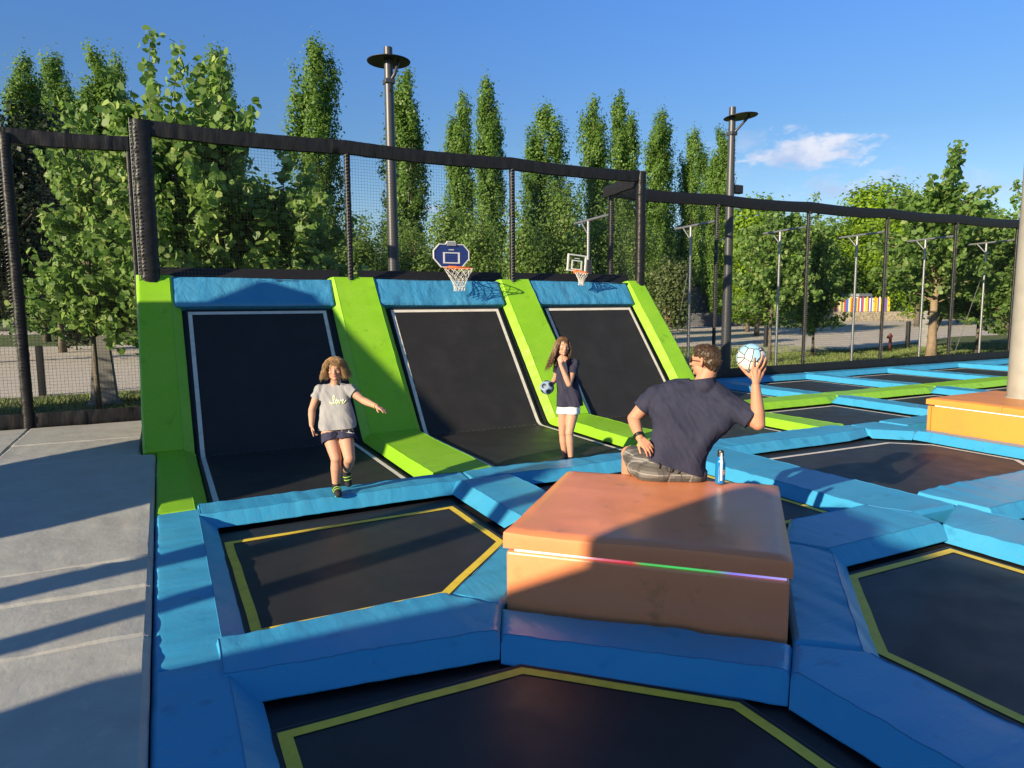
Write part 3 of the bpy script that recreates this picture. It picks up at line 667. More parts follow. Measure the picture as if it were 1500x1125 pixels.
# ---- street lamps with round reflector discs
def lamp(x, y, htop, disc_z, tilt_axis, tilt, label, cameras=False):
    t = empty('street_lamp', (x, y, -.3), label, 'street lamp')
    bm = bmesh.new(); H = htop+.3; D = disc_z+.3
    tube(bm, [(0, 0, 0), (0, 0, H*.45), (0, 0, H)], [.125, .10, .075], 24); tube(bm, [(0, 0, 0), (0, 0, .03)], .2, 24); from_bm('pole', bm, GREYPOLE, t, auto=radians(40))
    Md = Matrix.Translation((tilt_axis[0]*.10, tilt_axis[1]*.10, D)) if not cameras else Matrix.Translation((.16, -.10, D)) @ Matrix.Rotation(tilt, 4, Vector((-tilt_axis[1], tilt_axis[0], 0)))
    bm = bmesh.new(); lathe(bm, [(0, .03), (.2, .028), (.34, .016), (.385, 0), (.38, -.012), (.3, -.004), (.1, 0), (0, 0)], 48, Md); from_bm('reflector_disc', bm, DARKM, t, smooth=True)
    bm = bmesh.new(); e = Md @ Vector((.14, -.14, -.015)); tube(bm, [(.02, -.02, D-.38), (.07, -.12, D-.28), e], [.034, .030, .026], 12); box(bm, -.09, .09, -.09, .09, D-.42, D-.34, bev=.01)
    from_bm('lamp_arm', bm, GREYPOLE, t, auto=radians(40))
    bm = bmesh.new(); tube(bm, [(0, -.1, D-.55), (0, -.06, D-.55)], .022, 10); from_bm('socket', bm, BASEM, t)
    if cameras:
        bm = bmesh.new(); box(bm, .07, .36, -.06, .08, 4.55, 4.75, bev=.03); tube(bm, [(.0, 0, 4.65), (.1, 0, 4.65)], .03, 8); from_bm('camera_box', bm, DARKM, t, auto=radians(40))
    return t
lamp(3.86, 12.45, 6.22, 6.02, (.35, .93), radians(-1.5), 'taller looking grey street lamp with round black disc behind the middle of the slanted wall')
lamp(12.05, 12.55, 6.18, 5.97, (.893, -.45), radians(-5), 'grey street lamp with a tilted black disc beside the man with the ball', True)

# ---- basketball hoops hanging on the net
def rrect(w, h, c, n=4):
    pts = []
    for sx, sy, a0 in ((1, 1, 0), (-1, 1, 90), (-1, -1, 180), (1, -1, 270)):
        for k in range(n+1):
            a = radians(a0+90*k/n); pts.append((sx*(w-c)+c*cos(a), sy*(h-c)+c*sin(a)))
    return pts
def vplate(bm, pts, y0, y1, hole=None):
    n = len(pts); 
    A = [bm.verts.new((x, y0, z)) for x, z in pts]; B = [bm.verts.new((x, y1, z)) for x, z in pts]
    if hole is None: bm.faces.new(A); bm.faces.new(B[::-1])
    for i in range(n): bm.faces.new((A[i], B[i], B[(i+1) % n], A[(i+1) % n]))
    if hole:
        C = [bm.verts.new((x, y0, z)) for x, z in hole]; D = [bm.verts.new((x, y1, z)) for x, z in hole]
        for i in range(n):
            j = (i+1) % n
            bm.faces.new((A[i], A[j], C[j], C[i])); bm.faces.new((B[j], B[i], D[i], D[j])); bm.faces.new((C[j], D[j], D[i], C[i]))
    bmesh.ops.recalc_face_normals(bm, faces=bm.faces[:])
def hoop(x, zc, W2, H2, blue, label, rimr, tilt=0):
    t = empty('basketball_hoop', (x, NY-.05, zc), label, 'basketball hoop'); t.rotation_euler = (0, tilt, 0)
    wm = mat('white_board_trim', (.72, .73, .74), .4)
    if blue:
        c = .11; outl = [(W2, H2-c), (W2-c*.9, H2), (.10, H2), (.07, H2+.045), (-.07, H2+.045), (-.10, H2), (-W2+c*.9, H2), (-W2, H2-c), (-W2, -H2+c*1.3), (-W2+c*1.2, -H2), (W2-c*1.2, -H2), (W2, -H2+c*1.3)]
        def scal(k): return [(a*(1-k/W2), b*(1-k/H2)) for a, b in outl]
        bm = bmesh.new(); vplate(bm, scal(.008), -.012, .008)
        def wv(M, n, L, b, co):
            w = n.new('ShaderNodeTexWave'); w.wave_type = 'RINGS'; w.inputs['Scale'].default_value = 14; w.inputs['Distortion'].default_value = 2
            L.new(co.outputs['Object'], w.inputs['Vector']); r = n.new('ShaderNodeValToRGB'); r.color_ramp.elements[0].color = (.012, .022, .13, 1); r.color_ramp.elements[1].color = (.03, .06, .26, 1)
            L.new(w.outputs[0], r.inputs[0]); L.new(r.outputs[0], b.inputs['Base Color'])
        from_bm('backboard', bm, mat('blue_board', (.02, .035, .18), .3, extra=wv), t)
        bm = bmesh.new(); vplate(bm, outl, -.02, .01, scal(.014)); from_bm('board_rim', bm, wm, t)
        bm = bmesh.new(); vplate(bm, [(-.075, H2+.035), (-.075, H2-.03), (.075, H2-.03), (.075, H2+.035)], -.03, .02); from_bm('top_bracket', bm, mat('grey_bracket', (.3, .31, .34), .5), t)
        q = [(.145, .055), (-.145, .055), (-.145, -.125), (.145, -.125)]; bm = bmesh.new(); vplate(bm, q, -.018, -.011, [(a*.80, b*.80-.006) for a, b in q]); from_bm('target_square', bm, wm, t)
        cu = bpy.data.curves.new('t', 'FONT'); cu.body = 'BASKET'; cu.size = .035; cu.align_x = 'CENTER'; cu.extrude = .001
    else:
        q = [(W2, H2), (-W2, H2), (-W2, -H2), (W2, -H2)]
        bm = bmesh.new(); vplate(bm, q, -.006, .004)
        gl = mat('clear_board', (.5, .55, .5), .05, trans=1.0, spec=.5); gl.node_tree.nodes['Principled BSDF'].inputs['Alpha'].default_value = .25
        from_bm('backboard', bm, gl, t)
        bm = bmesh.new(); vplate(bm, q, -.02, .01, [(a*.88, b*.86) for a, b in q]); from_bm('board_rim', bm, wm, t)
        q2 = [(.11, .05), (-.11, .05), (-.11, -.12), (.11, -.12)]; bm = bmesh.new(); vplate(bm, q2, -.016, -.008, [(a*.78, b*.78-.006) for a, b in q2]); from_bm('target_square', bm, wm, t)
        cu = None
    if cu:
        bpy.data.curves.remove(cu)
        # small wordmark: a row of tiny strokes, illegible at the photo's size as well
        bm = bmesh.new()
        for k in range(5): box(bm, -.045+.019*k, -.045+.019*k+.013, -.016, -.012, .088, .104)
        from_bm('wordmark', bm, wm, t)
    else:
        bm = bmesh.new()
        for k in range(7): box(bm, -.05+.015*k, -.05+.015*k+.010, -.012, -.008, .075, .088)
        from_bm('wordmark', bm, wm, t)
    ora = mat('orange_rim', (.72, .15, .03), .4)
    rz = -H2-.02; cy = -rimr-.075
    bm = bmesh.new(); n = 40
    tube(bm, [(rimr*cos(2*PI*k/n), cy+rimr*sin(2*PI*k/n), rz) for k in range(n+1)], .0095, 8, caps=False); from_bm('rim', bm, ora, t, smooth=True)
    bm = bmesh.new(); box(bm, -.06, .06, -.085, -.012, rz-.02, rz+.045, bev=.006); from_bm('rim_bracket', bm, ora, t)
    bm = bmesh.new(); nn = 12; lv = 6; rnd = random.Random(3)
    prof = [1.0, .88, .74, .60, .47, .40, .37]; dep = .34 if blue else .20
    def npt(i, l): a = 2*PI*(i+(.5 if l % 2 else 0))/nn; r = rimr*prof[l]; return Vector((r*cos(a)+.012*l/lv, cy+r*sin(a), rz-dep*l/lv))
    for i in range(nn):
        for l in range(lv):
            for s_ in (0, 1) if l % 2 == 0 else (0, 1):
                j = i + (0 if s_ == 0 else (-1 if l % 2 == 0 else 1)); tube(bm, [npt(i, l), npt(j, l+1)], .0042, 5, caps=False)
        tube(bm, [npt(i, lv), npt(i, lv)+Vector((rnd.uniform(-.01, .01), 0, -.03))], .005, 5)
    from_bm('basket_net', bm, mat('net_cord', (.62, .60, .56), .7), t)
hoop(4.31, 2.50, .315, .19, True, 'basketball hoop with blue board and white net hanging on the safety net', .232)
hoop(6.72, 2.43, .195, .15, False, 'smaller basketball hoop with a clear white edged board on the safety net', .12, radians(5))
# ================================================================ ground outside
GZ = -.30
def grassx(M, n, L, b, co): pass
GRASS = mat('grass_ground', (.075, .115, .025), .9, bump=[(60, .9, .05, (1, 1, 1)), (8, .5, .1, (1, 1, 1))],
            vary=[(1.2, (.135, .150, .040), .35, .7), (.25, (.060, .100, .022), .4, .6), (45, (.16, .165, .06), .5, .8)])
GRAVEL = mat('gravel_paving', (.50, .455, .38), .9, bump=[(40, .8, .03, (1, 1, 1)), (7, .3, .05, (1, 1, 1))],
             vary=[(.6, (.56, .51, .43), .4, .7), (28, (.32, .29, .25), .5, .75), (4, (.43, .39, .33), .5, .8)])
bm = bmesh.new(); 
R = 900; bm.faces.new([bm.verts.new(p) for p in ((-R, -R, GZ), (R, -R, GZ), (R, R, GZ), (-R, R, GZ))]); struct(from_bm('ground', bm, GRASS))
def flat(name, poly, z, m): bm = bmesh.new(); bm.faces.new([bm.verts.new((x, y, z)) for x, y in poly]); return struct(from_bm(name, bm, m))
def wob(poly, amp, k, seed=0):
    out = []; n = len(poly)
    for i in range(n):
        a, b = Vector(poly[i]), Vector(poly[(i+1) % n]); m_ = max(1, int((b-a).length/k))
        for j in range(m_):
            p = a.lerp(b, j/m_); w = noise.noise(Vector((p.x*.35, p.y*.35, seed)))*amp; nn = (b-a).normalized(); out.append((p.x-nn.y*w, p.y+nn.x*w))
    return out
flat('path', wob([(-40, 19.0), (-2.4, 18.6), (-.4, 19.2), (3, 20.5), (3, 41), (-8, 44), (-40, 44)], .6, 1.5), GZ+.006, GRAVEL)
flat('footpath', wob([(-60, 66), (4, 62), (4, 76), (-60, 82)], .6, 3, 4), GZ+.006, GRAVEL)
flat('plaza', wob([(14, 40), (19.5, 27), (22.9, 24.0), (22.0, 20.6), (21.8, 19.2), (25.4, 19.6), (31.3, 21), (40.5, 24.2), (48, 24), (90, 22), (110, 34), (82, 47), (70, 52), (62, 56), (50, 52), (41, 51), (30, 55)], .5, 1.5, 9), GZ+.006, GRAVEL)
flat('grass_island', wob([(44.5, 45.0), (47.5, 40.5), (50, 38.8), (57.5, 44.5), (66, 52), (60, 56), (52, 52)], .4, 1.5, 12), GZ+.012, mat('lawn', (.075, .13, .022), .9, bump=[(60, .9, .05, (1, 1, 1))], vary=[(3, (.10, .15, .03), .4, .7)]))

# grass blades, denser close to the fence
def grass_mesh(name, regions, seed, col):
    rng = np.random.default_rng(seed); P_ = []
    for (x0, x1, y0, y1, n, h) in regions:
        x = rng.uniform(x0, x1, n); y = rng.uniform(y0, y1, n)
        # clumpy growth
        keep = np.array([noise.noise(Vector((a*.9, b*.9, seed))) + .6*noise.noise(Vector((a*3, b*3, seed))) for a, b in zip(x, y)]) > rng.uniform(-.6, .25, n)
        x, y = x[keep], y[keep]; P_.append(np.stack([x, y, np.full(len(x), h)*rng.uniform(.4, 1.3, len(x))], 1))
    P_ = np.concatenate(P_); n = len(P_); a = rng.uniform(0, 2*PI, n); w = rng.uniform(.004, .009, n)*1.6; lean = rng.uniform(-.6, .6, (n, 2))
    V = np.zeros((n, 3, 3)); V[:, 0] = np.stack([P_[:, 0]-np.cos(a)*w, P_[:, 1]-np.sin(a)*w, np.full(n, GZ)], 1)
    V[:, 1] = np.stack([P_[:, 0]+np.cos(a)*w, P_[:, 1]+np.sin(a)*w, np.full(n, GZ)], 1)
    V[:, 2] = np.stack([P_[:, 0]+lean[:, 0]*P_[:, 2], P_[:, 1]+lean[:, 1]*P_[:, 2], GZ+P_[:, 2]], 1)
    me = bpy.data.meshes.new(name); me.vertices.add(3*n); me.vertices.foreach_set('co', V.reshape(-1)); me.loops.add(3*n); me.loops.foreach_set('vertex_index', np.arange(3*n))
    me.polygons.add(n); me.polygons.foreach_set('loop_start', np.arange(0, 3*n, 3)); me.polygons.foreach_set('loop_total', np.full(n, 3)); me.update(); me.validate()
    o = link(name, me, col); tag(o, None, None, None, 'stuff'); return o
BLADE = mat('grass_blade', (.11, .17, .034), .7, vary=[(1.3, (.19, .21, .065), .4, .7), (5, (.07, .12, .025), .5, .75)])
grass_mesh('grass', [(-6, .3, 12.3, 15.5, 26000, .09), (-8, 1, 15.5, 18.6, 14000, .10), (8.5, 26, 12.3, 15.5, 45000, .08), (12, 36, 15.5, 20, 40000, .09), (14, 26, 18, 24, 9000, .09)], 5, BLADE)

# ================================================================ trees
def leaf_mat(name, c1, c2, c3, tr=.35):
    M = bpy.data.materials.new(name); M.use_nodes = True; n = M.node_tree.nodes; L = M.node_tree.links; b = n['Principled BSDF']
    at = n.new('ShaderNodeAttribute'); at.attribute_name = 'rnd'
    r = n.new('ShaderNodeValToRGB'); e = r.color_ramp.elements; e[0].color = (*c1, 1); e[1].color = (*c3, 1); m_ = e.new(.55); m_.color = (*c2, 1)
    L.new(at.outputs['Fac'], r.inputs[0]); L.new(r.outputs[0], b.inputs['Base Color']); b.inputs['Roughness'].default_value = .48; b.inputs['Specular IOR Level'].default_value = .35
    ts = n.new('ShaderNodeBsdfTranslucent'); hs_ = n.new('ShaderNodeHueSaturation'); hs_.inputs['Value'].default_value = 1.5; hs_.inputs['Hue'].default_value = .49
    L.new(r.outputs[0], hs_.inputs['Color']); L.new(hs_.outputs[0], ts.inputs[0])
    mx = n.new('ShaderNodeMixShader'); mx.inputs[0].default_value = tr; L.new(b.outputs[0], mx.inputs[1]); L.new(ts.outputs[0], mx.inputs[2]); L.new(mx.outputs[0], n['Material Output'].inputs[0])
    return M
L_POP = leaf_mat('poplar_leaf', (.070, .150, .030), (.150, .270, .050), (.265, .380, .095), .45)
L_DARK = leaf_mat('dark_leaf', (.010, .020, .007), (.018, .032, .009), (.034, .052, .015), .12)
L_BIG = leaf_mat('broad_leaf', (.075, .160, .032), (.195, .330, .080), (.440, .510, .200), .5)
L_BUSH = leaf_mat('birch_leaf', (.075, .150, .032), (.170, .280, .062), (.320, .405, .130), .46)
L_LIME = leaf_mat('lime_leaf', (.12, .22, .014), (.22, .36, .025), (.35, .48, .05), .42)
L_FAR = leaf_mat('far_leaf', (.042, .098, .020), (.092, .180, .034), (.165, .260, .055), .35)
BARK = mat('bark', (.10, .085, .065), .9, bump=[(18, .9, .03, (1, 1, .25))], vary=(6, (.17, .145, .11), .4, .7))
BARKL = mat('pale_bark', (.30, .22, .14), .9, bump=[(14, .9, .03, (1, 1, .3))], vary=(5, (.20, .15, .10), .4, .7))

def leaves(name, C_, size, rng, m, shape=4, droop=.0, outward=None):
    n = len(C_); nv = shape
    # random facing, most leaves look outward/upward
    N = rng.normal(size=(n, 3)); 
    if outward is not None: N = N*.55 + outward*1.1
    N[:, 2] += .25; N /= np.linalg.norm(N, axis=1)[:, None]
    A = np.cross(N, rng.normal(size=(n, 3))); A /= np.linalg.norm(A, axis=1)[:, None]; B = np.cross(N, A)
    s = (size*rng.uniform(.6, 1.25, n))[:, None]
    if shape == 4: pat = [(-.5, 0), (0, -.38), (.5, 0), (0, .38)]
    else: pat = [(-.48, 0), (-.25, -.42), (.22, -.36), (.58, 0), (.22, .36), (-.25, .42)]
    V = np.stack([C_ + A*(p*s) + B*(q*s) + (N*(abs(q)*.35*s)) for p, q in pat], 1)
    me = bpy.data.meshes.new(name); me.vertices.add(n*nv); me.vertices.foreach_set('co', V.reshape(-1)); me.loops.add(n*nv); me.loops.foreach_set('vertex_index', np.arange(n*nv))
    me.polygons.add(n); me.polygons.foreach_set('loop_start', np.arange(0, n*nv, nv)); me.polygons.foreach_set('loop_total', np.full(n, nv)); me.update()
    at = me.attributes.new('rnd', 'FLOAT', 'FACE'); base = rng.beta(1.7, 2.6, n); at.data.foreach_set('value', base.astype(np.float32))
    me.materials.append(m); return me
def trunk_mesh(name, h, r, rng, m, limbs=(), lean=.02, forks=1):
    bm = bmesh.new(); k = 9; bend_ = rng.normal(size=2)*lean
    axis = [Vector((bend_[0]*h*(t**2), bend_[1]*h*(t**2), h*t)) for t in np.linspace(0, 1, k)]
    tube(bm, axis, [r*(1-.85*t)+(.35*r if i == 0 else 0) for i, t in enumerate(np.linspace(0, 1, k))], 9)
    for pts, rr in limbs: tube(bm, pts, [rr*(1-.8*i/(len(pts)-1)) for i in range(len(pts))], 5)
    me = bpy.data.meshes.new(name); bm.to_mesh(me); bm.free(); me.materials.append(m); return me

def poplar(seed, h=18., w=4.0, n=30000, size=.20, m=None, m2=None):
    rng = np.random.default_rng(seed); ns = rng.integers(5, 8)
    sp = [(0, 0, 1.0, .30)] + [(rng.uniform(.12, .30)*w*cos(a), rng.uniform(.12, .30)*w*sin(a), rng.uniform(.80, .98), rng.uniform(.20, .30)) for a in rng.uniform(0, 2*PI, ns)]
    pts = []; out = []; limbs = []
    for i in range(560):
        x0, y0, top, wr_ = sp[rng.integers(len(sp))] if rng.random() < .8 else sp[0]
        t = rng.uniform(.07, 1)**.9; z = t*top*h
        r = wr_*w*min(1, (t/.22)**.6)*(1-t)**.34*1.25
        a = rng.uniform(0, 2*PI); q = rng.uniform(.3, 1)**.6*r
        sh = min(1, z/(h*.3)); c = np.array([x0*sh*(1 if z < h*.75 else 1)+q*cos(a), y0*sh+q*sin(a), z])
        k = int(n/560*rng.uniform(.5, 1.6)); s_ = np.array([.17, .17, .42])*rng.uniform(.7, 1.2)
        d = rng.normal(size=(k, 3))*s_; d[:, 0] += d[:, 2]*.25*cos(a); d[:, 1] += d[:, 2]*.25*sin(a)
        pts.append(c+d); o_ = np.array([cos(a), sin(a), .1]); out.append(np.tile(o_, (k, 1))+d*1.5)
    pts = np.concatenate(pts); out = np.concatenate(out); kk = pts[:, 2] > h*.045; pts, out = pts[kk], out[kk]
    for i in range(16):
        a = rng.uniform(0, 2*PI); z = rng.uniform(.05, .6)*h; L_ = rng.uniform(.12, .25)*h
        limbs.append(([Vector((0, 0, z)), Vector((cos(a)*.5, sin(a)*.5, z+L_*.4)), Vector((cos(a)*.8, sin(a)*.8, z+L_))], .06))
    return leaves('poplar_crown', pts, size, rng, m or L_POP, 4, outward=out), trunk_mesh('poplar_trunk', h*.93, .22, rng, m2 or BARK, limbs, .003)
def broad(seed, h, w, base, n, size, m, m2=BARK, shape=4, ncl=260, cl=.32, lobes=7, r=.14, flat_=.9, sparse=0.):
    """rounded or irregular crown made of leaf clumps on limbs"""
    rng = np.random.default_rng(seed); lob = []
    for i in range(lobes):
        a = rng.uniform(0, 2*PI); q = rng.uniform(.0, .30)*w; z = rng.uniform(base+(h-base)*.2, h-(h-base)*.22)
        f = 1-abs((z-base)/(h-base)-.42)*.9
        lob.append((q*cos(a), q*sin(a), z, w*rng.uniform(.22, .34)*max(.5, f), (h-base)*rng.uniform(.18, .30)))
    lob.append((0, 0, base+(h-base)*.72, w*.22, (h-base)*.29)); lob.append((0, 0, base+(h-base)*.4, w*.36, (h-base)*.36))
    pts = []; out = []; limbs = []
    for i in range(ncl):
        x0, y0, z0, rx, rz = lob[rng.integers(len(lob))]; d = rng.normal(size=3); d /= np.linalg.norm(d); q = rng.uniform(.35, 1)**.45
        c = np.array([x0+d[0]*rx*q, y0+d[1]*rx*q, z0+d[2]*rz*q]); 
        if c[2] < base: c[2] = base+rng.uniform(0, .3)
        k = int(n/ncl*rng.uniform(.4, 1.7)); dd = rng.normal(size=(k, 3))*cl*rng.uniform(.6, 1.2)*np.array([1, 1, flat_])
        pts.append(c+dd); out.append(np.tile(d, (k, 1))+dd*1.2)
        if i % 9 == 0:
            z = rng.uniform(.25, .75)*c[2]; limbs.append(([Vector((0, 0, z)), Vector((c[0]*.5, c[1]*.5, z+(c[2]-z)*.6)), Vector(c)], r*.35))
    pts = np.concatenate(pts); out = np.concatenate(out)
    return leaves('crown', pts, size, rng, m, shape, outward=out), trunk_mesh('trunk', h*.85, r, rng, m2, limbs, .01)
def whippy(seed, h, w, base, nb, size, m, m2=BARK, r=.07, step=.085, leader=3, top_shift=(0, 0)):
    """young open tree: long ascending shoots carrying big leaves one by one"""
    rng = np.random.default_rng(seed); pts = []; out = []; limbs = []
    for i in range(nb):
        a = rng.uniform(0, 2*PI); z = base*.8+(h*.70-base*.8)*rng.uniform(0, 1)**1.05; tt = (z-base*.8)/(h-base*.8)
        L_ = rng.uniform(.6, 1.15)*w*.62*(1-.62*tt); up = rng.uniform(.25, 1.1)+tt*.9
        if i < leader: z = h*.45; L_ = h*.50*rng.uniform(.85, 1.05); up = 7.5 if i else 14
        d = np.array([cos(a), sin(a), up]); d /= np.linalg.norm(d); p = np.array([0., 0., z]); P_ = [Vector(p)]
        k = max(3, int(L_*1.15/step))
        for j in range(k):
            d += rng.normal(size=3)*(.055 if i >= leader else .03); d[2] += .006 if i < leader else -.012; d /= np.linalg.norm(d); p = p+d*step; P_.append(Vector(p))
            if j > k*.12:
                nl = 2 if j > k*.3 else 1
                for q in range(nl*2 if i >= leader else 5):
                    o_ = rng.normal(size=3); o_ /= np.linalg.norm(o_); pts.append(p+o_*rng.uniform(.06, .22)); out.append(o_*.6+np.array([0, 0, .0]))
        limbs.append((P_, .016+.010*(1-tt)))
    pts = np.array(pts); out = np.array(out)
    return leaves('crown', pts, size, rng, m, 6, outward=out), trunk_mesh('trunk', h*.8, r, rng, m2, limbs, .012)

def plant(name, meshes, x, y, sc, rz, label, cat='tree', group=None, sxy=None):
    t = empty(name, (x, y, GZ), label, cat, group, rz); sxy = sxy or sc; t.scale = (sxy, sxy, sc)
    o = link('crown', meshes[0], None, t); 
    link('trunk', meshes[1], None, t, True); return t
PV = [poplar(1), poplar(2, w=4.3), poplar(3, w=3.8), poplar(14, w=4.1)]
G1 = 'row of tall poplars behind the park'
pop = [(-7.06, 57.26, 1, 1.0, 'poplar at the far left of the row, first from the left edge'), (-5.15, 54.4, .98, .95, 'second poplar from the left edge, half behind the first'),
 (-2.71, 52.65, 1, 1.05, 'poplar rising behind the left net corner post'), (-1.63, 53.45, .99, .8, 'slim poplar just right of the one behind the left corner post'),
 (4.16, 50.68, 1, 1.1, 'poplar behind the pointed big leaved tree, left of the lone poplar'), (9.48, 45.71, 1, 1.0, 'tall lone poplar between the left big leaved tree and the first street lamp'),
 (16.1, 48.34, 1, 1.12, 'poplar immediately right of the first street lamp pole'), (21.87, 51.63, .99, .95, 'left one of the poplar pair above the blue hoop'), (22.41, 48.39, 1, .95, 'right one of the poplar pair above the blue hoop'),
 (29.33, 52.11, 1, 1.2, 'poplar above the clear hoop, lower than its neighbours'), (31.94, 48.59, 1, 1.0, 'left one of the poplar pair left of the right end of the tall net'), (33.6, 47.36, 1.01, 1.0, 'right one of the poplar pair left of the right end of the tall net'),
 (39.62, 49.73, 1, 1.12, 'poplar just right of the right end of the tall net'), (45.22, 52.05, .98, .95, 'dark poplar between two others left of the second street lamp'), (47.99, 51.35, 1, 1.0, 'last poplar on the right, directly left of the second street lamp')]
rr = random.Random(4)
for i, (x, y, sc, sx, lab) in enumerate(pop):
    k_ = (.86, 1.10, .94, 1.18)[i % 4]; sc = (sc*18.09*k_-2*(k_-1))/18.0; sx *= k_; x *= k_; y *= k_
    plant('poplar_tree', PV[i % 4], x, y, sc, rr.uniform(0, 6.28), lab, 'tree', G1, sx*.92)
# young big-leaved trees near the fences
WA = whippy(11, 6.5, 2.4, 1.9, 115, .15, L_BIG, leader=2); WB = whippy(12, 7.3, 2.6, 1.3, 150, .15, L_BIG, leader=2); WC = whippy(13, 6.2, 3.0, 1.9, 125, .15, L_BIG, leader=1)
GB_ = 'young big leaved trees by the fences'
for (mm, x, y, sc, sx, rz, lab) in [(WA, -1.15, 15.3, .92, .78, 0, 'big leaved young tree behind the left fence, leaves yellowing at its top'), (WB, .1, 14.4, .98, .9, 1.0, 'big leaved young tree above the left end of the tall net, with long shoots'),
      (WA, 1.05, 14.2, 1.05, 1.0, 2.6, 'big leaved young tree with a pointed top behind the left bay of the tall net'), (WC, 2.2, 14.6, .86, 1.05, 4.0, 'lower big leaved tree behind the shaded wall trampoline'),
      (WC, 18.87, 17.55, .95, .85, 1.3, 'big leaved tree right of the second street lamp, one sprig above the fence rail'), (WB, 21.89, 18.28, .84, .75, 3.0, 'slim big leaved tree with one sprig above the fence rail, between two fence posts'),
      (WA, 27.6, 15.6, .85, 1.0, 2.0, 'big leaved tree at the right edge behind the cream column'), (WB, 24.6, 12.9, .82, .9, .4, 'big leaved tree whose sprig shows beside the top of the cream column')]:
    plant('broadleaf_tree', mm, x, y, sc, rz, lab, 'tree', GB_, sx)
WE = whippy(21, 7.2, 3.9, 2.5, 125, .17, L_BIG, BARKL, r=.17, leader=4)
WF = broad(22, 5.0, 3.2, 2.2, 3000, .16, L_BIG, BARKL, 6, 200, .42, r=.16)
plant('broadleaf_tree', WE, 23.4, 14.7, .95, .5, 'largest big leaved tree, with a leaning pale trunk, behind the right fence', 'tree', GB_)
plant('broadleaf_tree', WF, 26.0, 16.3, .9, .5, 'dense round big leaved tree just behind the one with the pale trunk', 'tree', GB_)
# bushes and small trees behind the tall net
BV = [broad(31, 6.8, 3.2, .7, 9500, .145, L_BUSH, BARKL, 4, 300, .30, r=.07), broad(32, 6.8, 3.0, .7, 9500, .145, L_BUSH, BARKL, 4, 300, .30, r=.07), broad(33, 6.9, 3.4, .6, 10000, .15, L_BUSH, BARKL, 4, 300, .32, r=.07)]
bush = [(3.0, 30.5, 6.7, 1.1), (4.25, 31.66, 6.79, 1.1), (6.41, 33.96, 6.93, 1.1), (9.2, 35.93, 6.66, 1.15), (12.21, 36.67, 6.35, 1.1), (13.31, 33.87, 6.81, 1.1), (14.06, 31.23, 6.86, 1.0), (13.99, 26.77, 6.7, .9), (16.22, 26.77, 6.95, .95), (18.86, 27.69, 7.1, .95),
        (13.08, 44.12, 6.72, 1.3), (25.66, 34.41, 6.71, 1.1), (8.2, 31, 6.0, 1.0), (11.0, 32, 5.9, 1.0)]
bl = ['behind the left big leaved trees', 'showing left of the lone poplar', 'under the lone poplar', 'right of the lone poplar', 'directly behind the first street lamp pole', 'just left of the blue hoop', 'directly above the blue hoop', 'just right of the middle net post',
      'above the clear hoop', 'right of the clear hoop before the net end', 'far back between the street lamp and the blue hoop', 'at the right end of the tall net', 'low, left of the first street lamp', 'low, between street lamp and blue hoop']
for i, (x, y, h, sx) in enumerate(bush): plant('small_tree', BV[i % 3], x, y, h/6.8, rr.uniform(0, 6.28), 'light green birch like tree '+bl[i], 'tree', 'light green small trees behind the tall net', sx)
SB = broad(34, 4.0, 2.4, .9, 6500, .12, leaf_mat('olive_leaf', (.05, .08, .025), (.10, .14, .045), (.18, .22, .08), .25), BARKL, 4, 200, .24, r=.06)
plant('small_tree', SB, 19.51, 23.98, 1, 0, 'small round olive green tree right of the green end of the slanted wall', 'tree')
# bright lime trees on the right
LV = [broad(41, 10, 6, .9, 15000, .25, L_LIME, BARK, 4, 380, .48, lobes=12, r=.16), broad(42, 10, 6.4, .9, 15000, .25, L_LIME, BARK, 4, 380, .48, lobes=12, r=.16)]
lime = [(32.29, 31.08, 8.38, 5.2, 'right behind the second street lamp'), (39.61, 31.9, 7.43, 5.6, 'in the gap right of the slim big leaved tree'), (48.2, 34.34, 11.0, 7.4, 'the highest dome, left of the largest big leaved tree'),
        (54.61, 35.62, 10.3, 6.8, 'behind the largest big leaved tree'), (48.77, 43.07, 9.6, 6.6, 'farther back, between the two sprigs'), (62.46, 36.18, 10.6, 8.2, 'behind the right part of the far fence'), (36, 35.5, 7.2, 5.0, 'low, behind the first tree right of the lamp')]
for i, (x, y, h, w, lab) in enumerate(lime):
    k_ = (1, 1.9, 1.72, 1, 1.5, 1, 1)[i]; x *= k_; y *= k_; h = (h-2)*k_+2; w *= k_
    plant('lime_tree', LV[i % 2], x, y, h/10, rr.uniform(0, 6), 'bright yellow green round tree '+lab, 'tree', 'bright yellow green trees', w/6.2)
